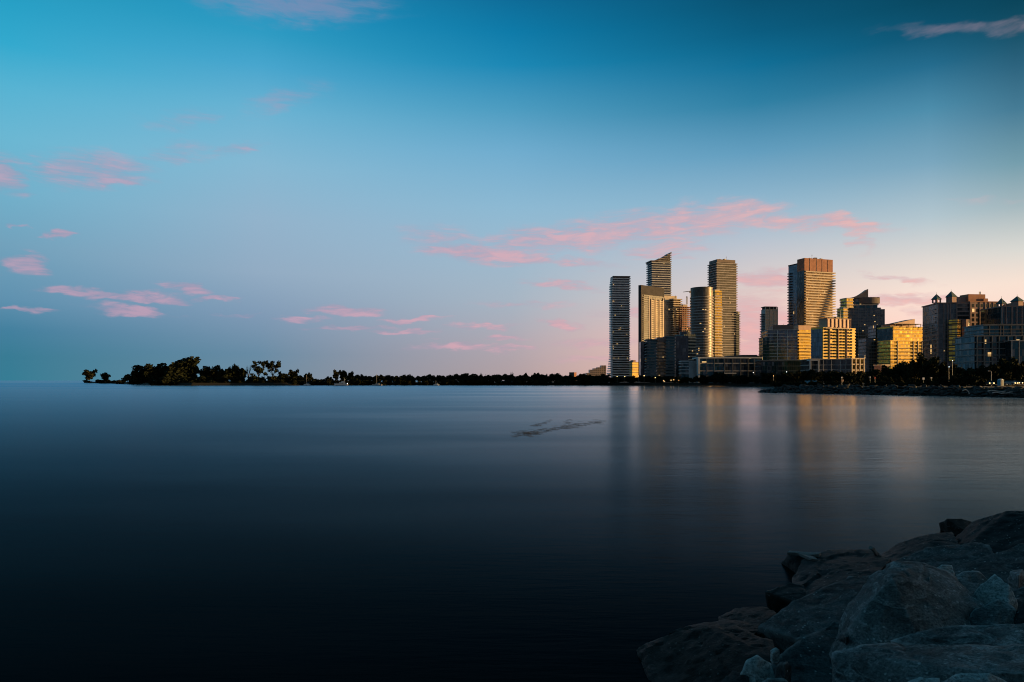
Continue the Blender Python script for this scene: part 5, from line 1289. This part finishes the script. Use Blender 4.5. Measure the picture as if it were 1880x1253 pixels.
for (px, py, hw, hh, ti, wt) in CL:
    a = math.atan((px - CX) / F); ee = el_of(px, py); ca = math.cos(a)
    vv = (HOR - py) / F; ti -= math.degrees(math.atan(vv * math.sin(a) / (1 + (vv * ca) ** 2)))
    mv = nt.mapping(ragged, (a, ee, 0), (0, 0, R(ti)), (hw / F * ca * ca * 2.0, hh / F * ca * 2.0, 1), 'TEXTURE')
    r = nt.mrange(nt.vmath('LENGTH', mv), 0, 1, wt, 0, 'SMOOTHERSTEP')
    tot = r if tot is None else nt.math('MAXIMUM', tot, r)
warp = nt.noise(nt.mapping(ae.outputs[0], scale=(9, 22, 1)), 1.0, 3, .5)
wv = nt.vmath('ADD', ae.outputs[0], nt.vmath('SCALE', (.06, .02, 0), scale=nt.math('SUBTRACT', warp, .5)))
n1 = nt.noise(nt.mapping(wv, scale=(16, 75, 1), rot=(0, 0, R(5))), 1.0, 6, .6, .5)
n2 = nt.noise(nt.mapping(wv, scale=(30, 260, 1), rot=(0, 0, R(-4))), 1.0, 4, .6, .4)
dens = nt.math('ADD', tot, nt.math('MULTIPLY', nt.math('ADD', nt.math('MULTIPLY', nt.math('SUBTRACT', n1, .5), 2.6), nt.math('MULTIPLY', nt.math('SUBTRACT', n2, .5), 1.5)), nt.math('MINIMUM', nt.math('MULTIPLY', tot, 2.0), 1.0)))
op = nt.mrange(dens, 0.06, 1.35, 0, .68, 'SMOOTHSTEP')
vdark = nt.mrange(el, R(19), R(27), 1, .42)
pink = nt.mix(nt.mrange(az, R(-20), R(30)), rgb(214, 166, 186), rgb(243, 180, 172))
pink = nt.mix(nt.mrange(n1, .35, .6), nt.mix(.45, pink, rgb(150, 140, 170)), pink)
pink = nt.mix(nt.mrange(el, R(17), R(25)), pink, rgb(150, 140, 178))
op = nt.math('MULTIPLY', op, nt.mrange(el, R(12), R(24), 1, .5))
pink = nt.mix(nt.math('MULTIPLY', nt.mrange(az, R(25), R(33)), nt.mrange(el, R(20), R(25))), pink, rgb(95, 80, 105))
veil = nt.mrange(nt.math('ADD', tot, nt.math('MULTIPLY', nt.math('SUBTRACT', n1, .5), nt.math('MULTIPLY', tot, 2.4))), .02, .95, 0, .46, 'SMOOTHSTEP')
cur = nt.mix(nt.math('MULTIPLY', veil, nt.mrange(el, R(12), R(24), 1, .6)), cur, nt.mix(nt.mrange(az, R(-20), R(30)), rgb(150, 142, 172), rgb(205, 178, 190)))
op = nt.math('MULTIPLY', op, nt.mrange(az, R(-30), R(0), .8, 1))
op = nt.math('MULTIPLY', op, nt.math('SUBTRACT', 1.0, nt.math('MULTIPLY', nt.mrange(az, R(24), R(31), 0, .5), nt.mrange(el, R(15), R(20)))))
cur = nt.mix(op, cur, pink)
sky = nt.new('ShaderNodeTexSky', sky_type='NISHITA'); sky.sun_disc = False; sky.sun_elevation = SUN_EL; sky.sun_rotation = SUN_AZ
cur = nt.mix(1.0, cur, nt.vmath('SCALE', sky.outputs[0], scale=.004), 'ADD')
nt.put(bg.inputs[0], cur); bg.inputs[1].default_value = .732

L = bpy.data.lights.new('sun', 'SUN'); L.energy = 5.0; L.angle = R(.5); L.color = (1, .58, .21)
so = bpy.data.objects.new('sun', L); col.objects.link(so)
sd = Vector((math.sin(SUN_AZ) * math.cos(SUN_EL), math.cos(SUN_AZ) * math.cos(SUN_EL), math.sin(SUN_EL)))
so.rotation_euler = sd.to_track_quat('Z', 'Y').to_euler(); so.location = (400, 0, 200)

cam = bpy.data.cameras.new('camera'); co = bpy.data.objects.new('camera', cam); col.objects.link(co)
cam.sensor_width = 36; cam.lens = 36 * F / 1880; cam.shift_y = (HOR - 626.5) / 1880; cam.clip_start = .1; cam.clip_end = 200000
co.location = (0, 0, H0); co.rotation_euler = (R(90), 0, 0)
sc.camera = co
sc.view_settings.view_transform = 'Standard'; sc.view_settings.look = 'None'; sc.view_settings.exposure = .45; sc.view_settings.gamma = 1
sc.cycles.filter_width = 1.05
sc.cycles.max_bounces = 5; sc.cycles.diffuse_bounces = 2; sc.cycles.glossy_bounces = 3
